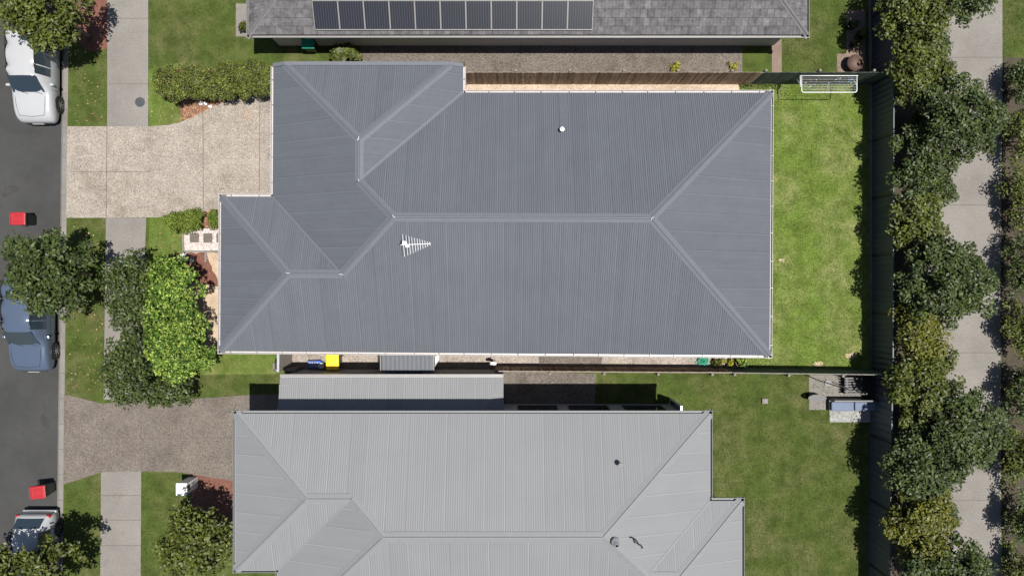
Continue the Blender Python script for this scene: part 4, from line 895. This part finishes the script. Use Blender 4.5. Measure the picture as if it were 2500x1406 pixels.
# ------------------------------------------------------------------ small garden things
m = MB(); st_p = None; sg = 'stepping stones in the white pebble path'
for i, (px, lb) in enumerate(((475, 'square grey stepping stone nearest the lawn, in white pebbles'), (508, 'square grey stepping stone in the middle of the white pebble path'), (540, 'square grey stepping stone half under the front gutter'))):
    if st_p is None: m.box(-.20, .20, -.205, .205, 0, .035); st_p = m.build('stepping_stone', M['stone'], bevel=.006); o = st_p
    else: o = st_p.copy(); C.objects.link(o)
    q = P(px, 581); o.location = (q.x, q.y, .012); o.rotation_euler = (0, 0, random.uniform(-.04, .04)); tag(o, lb, 'paver', sg)
def scatter(name, n, polys, mat, size, kind='stone', z=.02, skip=None, label=None):
    """one object of many tiny solids or blades over photo-space rectangles"""
    areas = np.array([abs((x1-x0)*(y1-y0)) for x0, y0, x1, y1 in polys]); pick = rng.choice(len(polys), n, p=areas/areas.sum())
    q = np.array(polys)[pick]; px = q[:, 0]+(q[:, 2]-q[:, 0])*rng.random(n); py = q[:, 1]+(q[:, 3]-q[:, 1])*rng.random(n)
    if skip is not None: kp = ~skip(px, py); px, py = px[kp], py[kp]
    n = len(px); c = np.stack([(px-1250)*S, (703-py)*S, np.full(n, z)], 1)
    if kind == 'blade':
        d = unit(rng.normal(size=(n, 3))*np.array([1, 1, .15])+np.array([0, 0, .55])); L = size*(.6+.8*rng.random(n)); nn = unit(np.cross(d, rng.normal(size=(n, 3)))); nn[:, 2] = np.abs(nn[:, 2])
        c[:, 2] += L*.3*d[:, 2]; o = quads(name, c, d, nn, L, L*.22, mat, fold=.0)
    else:
        vs = []; fs = []
        base = np.array([(1, 0, 0), (0, 1, 0), (-1, 0, 0), (0, -1, 0), (0, 0, .7), (0, 0, -.7)])
        a = rng.random(n)*2*pi; s1 = size*(.6+.8*rng.random(n)); s2 = s1*(.6+.4*rng.random(n))
        v = np.zeros((n, 6, 3)); ca_, sa_ = np.cos(a)[:, None], np.sin(a)[:, None]; bx = base[:, 0]*s1[:, None]; by = base[:, 1]*s2[:, None]
        v[:, :, 0] = bx*ca_-by*sa_+c[:, 0:1]; v[:, :, 1] = bx*sa_+by*ca_+c[:, 1:2]; v[:, :, 2] = base[:, 2]*s2[:, None]*.6+c[:, 2:3]
        F = np.array([(0, 1, 4), (1, 2, 4), (2, 3, 4), (3, 0, 4), (1, 0, 5), (2, 1, 5), (3, 2, 5), (0, 3, 5)]); f = (np.arange(n)[:, None, None]*6+F[None]).reshape(-1, 3)
        me = bpy.data.meshes.new(name); me.from_pydata(v.reshape(-1, 3).tolist(), [], f.tolist()); o = link(name, me, mat)
    return tag(o, label, None, None, 'stuff')
scatter('pebbles', 5200, [(449, 558, 560, 612)], M['pebbles'], .026, z=.020, label='white and pink pebbles around the stepping stones',
        skip=lambda x, y: (abs(y-581) < 12) & ((abs(x-475) < 12) | (abs(x-508) < 12) | (abs(x-540) < 12)))
scatter('bark_chips', 1800, [(445, 238, 560, 292), (500, 516, 556, 556)], M['chips'], .022, z=.02, label='brown bark chips and dry leaves on the garden beds',
        skip=lambda x, y: (y > 297-(x-455)*.52) & (y < 400))
house_skip = lambda x, y: (x < 1250+ex3*1.0-20) & (y > 703-yt+10) & (y < 703-yb-15)
scatter('grass', 85000, [(1806, 208, 2126, 902)], M['blades'], .065, 'blade', .012, house_skip, 'bright back lawn grass blades')
scatter('grass', 11000, [(372, 160, 440, 305), (364, 532, 446, 640), (520, 858, 692, 905)], M['fblades'], .06, 'blade', .012, lambda x, y: ((x < 440) & (x > 371) & (y < 309) & (y > 303-max(0, 0))) , 'front lawn grass blades')
scatter('grass', 70000, [(363, 0, 575, 158), (175, 130, 262, 306), (165, 534, 256, 960), (160, 1190, 246, 1406), (346, 1154, 440, 1406), (1910, 0, 2064, 180), (1456, 912, 2110, 1406), (2448, 0, 2500, 140), (480, 916, 680, 960)], M['vblades'], .075, 'blade', .008,
        lambda x, y: (x > 1700) & (x < 1780) & (y > 1300), 'grass blades of the verges and neighbouring lawns')
scatter('weeds', 1400, [(1806, 205, 1905, 216)], M['blades'], .17, 'blade', .03, None, 'tufts of long grass at the foot of the green fence')
scatter('fallen_leaves', 380, [(362, 160, 560, 300), (364, 535, 540, 620), (505, 620, 540, 850), (170, 534, 260, 960), (180, 180, 260, 305)], M['chips'], .028, z=.022, label='scattered dry leaves on the driveway and verge')
scatter('leaf_litter', 420, [(575, 262, 625, 302)], M['chips'], .016, z=.022, label='small heap of brown leaf litter on the pale driveway', skip=lambda x, y: ((abs(x-604)+abs(y-282)*.9+rng.random(len(x))*16) > 24))

def lump(b_, c, r, sq=(1, 1, .8), n=2, j=.12):
    bm = bmesh.new(); bmesh.ops.create_icosphere(bm, subdivisions=n, radius=r)
    vs = [Vector((v.co.x*sq[0], v.co.y*sq[1], v.co.z*sq[2]))*(1+random.uniform(-j, j))+Vector(c) for v in bm.verts]; fs = [tuple(v.index for v in f.verts) for f in bm.faces]; b_.add(vs, fs); bm.free()
for px, py, lb in ((489, 253, 'white garden stone at the hedge foot, leftmost of three'), (501, 253, 'white garden stone at the hedge foot, middle of three'), (513, 260, 'white garden stone nearest the driveway edge, lowest of three')):
    c = P(px, py, .12); m = MB(); lump(m, (c.x, c.y, .09), .10, (1, .85, .9), 2, .14); tag(m.build('garden_stone', M['white']), lb, 'stone', 'white stones by the hedge')
# white planter statue and black box near the large leaved tree
c = P(446, 627, .5); r = root('flower_pot', (c.x, c.y, 0), 'black pot with white flowers beside the large leaved tree', 'pot plant')
m = MB(); m.tube([(c.x, c.y, 0), (c.x, c.y, .32), (c.x, c.y, .36)], [.11, .15, .16], 16); m.build('pot', M['black'], r)
ce = np.array([[c.x+random.uniform(-.12, .12), c.y+random.uniform(-.12, .12), .46+random.uniform(-.05, .05)] for _ in range(7)])
quads('flowers', *leaves(ce, np.full(7, .09), 26, .07), M['white'], r)
c = P(464, 634, .35); m = MB(); m.box(c.x-.16, c.x+.16, c.y-.13, c.y+.13, .012, .36); m.box(c.x-.13, c.x+.13, c.y-.10, c.y+.10, .36, .38); tag(m.build('storage_box', M['darkmetal'], bevel=.01), 'dark box in tree shade beside the white flowers', 'box')
# blue crate and white tub by the yellow bin
c = P(766, 890, .35); r = root('crate', (c.x, c.y, .012), 'blue plastic crate between the side gate and the yellow lidded bin', 'crate')
m = MB()
for z in (.0, .12, .24):
    m.box(c.x-.28, c.x+.28, c.y-.17, c.y-.15, .02+z, .09+z); m.box(c.x-.28, c.x+.28, c.y+.15, c.y+.17, .02+z, .09+z); m.box(c.x-.28, c.x-.26, c.y-.15, c.y+.15, .02+z, .09+z); m.box(c.x+.26, c.x+.28, c.y-.15, c.y+.15, .02+z, .09+z)
for sx_ in (-.27, .27):
    for sy in (-.16, .16): m.box(c.x+sx_-.018, c.x+sx_+.018, c.y+sy-.018, c.y+sy+.018, .0, .34)
m.build('body', M['bluep'], r)
m = MB()
for k in range(7): m.beam((c.x-.24+k*.08, c.y-.13, .30), (c.x-.22+k*.08, c.y+.13, .31), .035, .02)
m.build('slats', plain('pale_blue', (.35, .45, .7), .5), r)
c = P(784, 893, .4); m = MB(); m.tube([(c.x, c.y, .012), (c.x, c.y, .36), (c.x, c.y, .40), (c.x, c.y, .42)], [.10, .13, .14, .02], 18); tag(m.build('tub', M['white']), 'small white lidded tub beside the yellow lidded bin', 'tub')
c = P(777, 886, .45); r = root('watering_can', (c.x, c.y, .012), 'blue watering can behind the white tub', 'watering can')
m = MB(); m.tube([(c.x, c.y, .012), (c.x, c.y, .26), (c.x, c.y, .30)], [.10, .11, .06], 16); m.build('body', M['bluep'], r)
m = MB(); m.tube([(c.x-.08, c.y, .10), (c.x-.2, c.y+.02, .26), (c.x-.27, c.y+.03, .34)], [.022, .016, .03], 8); m.build('spout', M['bluep'], r)
m = MB(); m.tube([(c.x+.09, c.y, .08), (c.x+.18, c.y, .2), (c.x+.12, c.y, .36), (c.x-.02, c.y, .34)], .012, 8); m.build('handle', M['bluep'], r)
# white bag on a post at the start of the fence
c = P(1205, 887, 1.0); r = root('garden_tap', (c.x, c.y, .01), 'grey tap post wrapped in a white rag at the fence end', 'tap')
m = MB(); m.box(c.x-.05, c.x+.05, c.y-.05, c.y+.05, .01, .95); m.build('post', M['timber'], r)
m = MB(); lump(m, (c.x, c.y, 1.0), .13, (1.2, .7, .5), 2, .22); m.build('rag', M['white'], r)
m = MB(); m.tube([(c.x, c.y+.05, .7), (c.x, c.y+.15, .7), (c.x, c.y+.16, .64)], .014, 8); m.build('spout', M['alu'], r)
# green hose heap
c = P(1717, 882, .15); m = MB(); pts = []
for k in range(160):
    a = k*.33; rad = .16+.09*math.sin(k*.21)+.04*math.sin(k*1.3); pts.append((c.x+rad*math.cos(a)*(1+.25*math.sin(k*.07)), c.y+rad*.75*math.sin(a), .04+.14*abs(math.sin(k*.13))))
q = P(1680, 870); pts += [(c.x-.25, c.y+.02, .03), (c.x-.42, c.y-.03, .025), (c.x-.52, c.y+.08, .025), (c.x-.58, c.y+.24, .025), (q.x, q.y+.02, .025)]
m.tube(pts, .013, 6); tag(m.build('garden_hose', M['hose'], smooth=True), 'tangled green garden hose heaped on the pink gravel', 'hose')
def potplant(px, py, rad, hpot, label, mat='leaf_olive', pot='terracotta', n=6, size=.16, grp=None, leafy=True):
    c = P(px, py, hpot+.15); r = root('potted_plant', (c.x, c.y, .01), label, 'potted plant', grp); m = MB()
    m.tube([(c.x, c.y, .01), (c.x, c.y, hpot*.9), (c.x, c.y, hpot), (c.x, c.y, hpot), (c.x, c.y, hpot-.04)], [rad*.72, rad, rad*1.08, rad*.95, rad*.9], 24); m.build('pot', M[pot], r)
    ce = np.array([[c.x+random.uniform(-.6, .6)*rad, c.y+random.uniform(-.6, .6)*rad, hpot+random.uniform(.05, .22)] for _ in range(n)]); quads('foliage', *leaves(ce, np.full(n, rad*.6), 26, size, .5, .9), M[mat], r); return r
potplant(1812, 884, .24, .34, 'spiky green plant in a round dark pot near the lawn corner', 'leaf_bright')
for px, py, lb, mt in ((1752, 886, 'scrubby olive plant with dry stems beside the green hose', 'leaf_olive'), (1776, 886, 'scrubby plant with yellow leaves beside the round dark pot', 'leaf_yellow')):
    c = P(px, py, .2); r = root('scrub_plant', (c.x, c.y, .01), lb, 'plant'); ce = np.array([[c.x+random.uniform(-.22, .22), c.y+random.uniform(-.12, .12), random.uniform(.06, .28)] for _ in range(9)])
    quads('foliage', *leaves(ce, np.full(9, .13), 34, .11, .4, .9), M[mt], r); m = MB()
    for i in range(7): m.tube([(c.x, c.y, .0), (ce[i][0], ce[i][1], ce[i][2]+.06)], [.012, .005], 5)
    m.build('stems', M['twig'], r)
GP = 'pots on the brown paving'
potplant(2085, 58, .19, .34, 'dark pot on the brown paving, topmost beside the lawn', 'leaf_dark', 'black', grp=GP)
potplant(2108, 82, .22, .4, 'leafy olive plant in a dark pot close to the steel fence', 'leaf_olive', 'black', 9, .2, GP)
potplant(2090, 106, .15, .28, 'smaller dark pot on the brown paving above the round planter', 'leaf_olive', 'black', grp=GP)
potplant(592, 62, .2, .35, 'reddish pot plant on the porch slab of the tiled house', 'leaf_olive', 'terracotta')
c = P(2090, 152, .5); r = root('fire_pit', (c.x, c.y, .012), 'round brown metal fire pit full of grey ash on the brown paving', 'fire pit')
m = MB(); m.tube([(c.x, c.y, .05), (c.x, c.y, .2), (c.x, c.y, .45), (c.x, c.y, .47), (c.x, c.y, .45), (c.x, c.y, .34)], [.15, .30, .37, .37, .33, .31], 28); m.build('bowl', M['terracotta'], r, smooth=True)
m = MB()
for k in range(60): a = random.uniform(0, 6.28); q = random.uniform(0, .27); lump(m, (c.x+q*math.cos(a), c.y+q*math.sin(a), .37), .04, (1, 1, .7), 1, .2)
m.build('ash', M['kerb'], r)
for px, py, lb in ((1640, 166, 'low yellow flowering weed on the gravel by the paling fence, leftmost'), (1662, 160, 'low yellow flowering weed on the gravel, middle of three'), (1790, 160, 'yellow flowering weed on the gravel nearest the brick strip')):
    c = P(px, py, .15); r = root('weed', (c.x, c.y, .008), lb, 'plant', 'yellow weeds on the gravel'); ce = np.array([[c.x+random.uniform(-.2, .2), c.y+random.uniform(-.12, .12), random.uniform(.04, .2)] for _ in range(6)])
    quads('foliage', *leaves(ce, np.full(6, .12), 26, .09, .5, .9), M['leaf_yellow'], r)
# letterbox
c = P(443, 1194, 1.15); r = root('letterbox', (c.x, c.y, 0), 'white rendered letterbox pillar beside the lower driveway', 'letterbox')
m = MB(); m.box(c.x-.22, c.x+.22, c.y-.25, c.y+.25, 0, 1.10); m.build('pillar', M['white'], r, bevel=.01)
m = MB(); m.box(c.x-.25, c.x+.25, c.y-.28, c.y+.28, 1.102, 1.16); m.build('cap', M['white'], r, bevel=.01)
m = MB(); m.box(c.x+.221, c.x+.235, c.y-.12, c.y+.12, .82, 1.02); dr = m.build('door', M['darkmetal'], r); m = MB(); m.box(c.x-.235, c.x-.221, c.y-.12, c.y+.12, .9, .94); m.build('slot', M['black'], r)
# manhole
c = P(342, 250); m = MB(); m.tube([(c.x, c.y, .004), (c.x, c.y, .016)], .23, 32)
for k in range(-4, 5): hw = math.sqrt(max(.0, .04-(k*.045)**2)); m.box(c.x-hw, c.x+hw, c.y+k*.045-.008, c.y+k*.045+.008, .0162, .020)
tag(m.build('manhole_cover', M['manhole']), 'round dark iron manhole cover in the upper footpath', 'manhole cover')
# porch slab detail, small box on lawn
c = P(1866, 978); m = MB(); m.box(c.x-.13, c.x+.13, c.y-.12, c.y+.12, 0, .10); m.box(c.x-.10, c.x+.10, c.y-.09, c.y+.09, .10, .115); tag(m.build('meter_box', M['kerb'], bevel=.008), 'small grey utility box set in the lower neighbour lawn', 'box')
# outdoor lounge
c = P(2088, 990, .5); r = root('outdoor_sofa', (c.x, c.y, .01), 'long outdoor sofa with a slate blue cushion beside the concrete patio', 'sofa')
hw = 1.08
m = MB(); m.box(c.x-hw, c.x+hw, c.y-.30, c.y+.28, .12, .26)
for sx_ in (-hw+.06, hw-.06):
    for sy in (-.24, .22): m.box(c.x+sx_-.03, c.x+sx_+.03, c.y+sy-.03, c.y+sy+.03, 0, .12)
m.build('frame', M['darkmetal'], r)
for k in range(2): m = MB(); m.box(c.x-hw+.03+k*hw, c.x-.03+k*hw+.02, c.y-.26, c.y+.16, .262, .42); m.build('seat_cushion', M['cushion'], r, bevel=.05)
m = MB(); m.box(c.x-hw, c.x+hw, c.y+.20, c.y+.30, .262, .75); m.build('backrest', M['darkmetal'], r, bevel=.02)
c = P(2108, 943, .5); r = root('slatted_bench', (c.x, c.y, .01), 'black slatted daybed above the blue cushioned sofa', 'bench')
for sx_ in (-.7, .7): m = MB(); m.box(c.x+sx_-.04, c.x+sx_+.04, c.y-.38, c.y+.38, 0, .38); m.build('leg', M['black'], r)
m = MB()
for k in range(7): y = c.y-.36+k*.12; m.box(c.x-.82, c.x+.82, y-.035, y+.035, .38, .41)
m.build('slats', M['black'], r)
c = P(2090, 1016); m = MB(); m.box(c.x-1.25, c.x+1.25, c.y-.27, c.y+.24, .004, .022); tag(m.build('outdoor_rug', M['rug']), 'mottled grey outdoor rug laid on grass below the sofa', 'rug')
c = P(2020, 935, .0); r = root('washing_pole', (c.x, c.y, .01), 'thin bent metal shade pole standing on the concrete patio', 'pole')
m = MB(); m.cyl((c.x, c.y, .012), .16, .05, 20); m.build('base', M['darkmetal'], r)
m = MB(); m.tube([(c.x, c.y, .05), (c.x, c.y, 2.0), (c.x-.1, c.y+.05, 2.15), (c.x-.8, c.y+.35, 2.2)], .022, 8); m.build('arm', M['darkmetal'], r)
c = P(1996, 972, .55); r = root('oval_shadow_slab', (c.x, c.y, .01), 'black oval slab on legs standing in for an oval shadow on the concrete patio', 'shadow stand-in')
m = MB(); nn = 28; m.prism([(c.x+.42*math.cos(2*pi*k/nn), c.y+.17*math.sin(2*pi*k/nn)) for k in range(nn)], .50, .54); m.build('shadow_slab', M['black'], r)  # black oval added in place of an oval shadow on the patio
for sx_ in (-.25, .25): m = MB(); m.box(c.x+sx_-.02, c.x+sx_+.02, c.y-.1, c.y+.1, 0, .50); m.build('leg', M['black'], r)
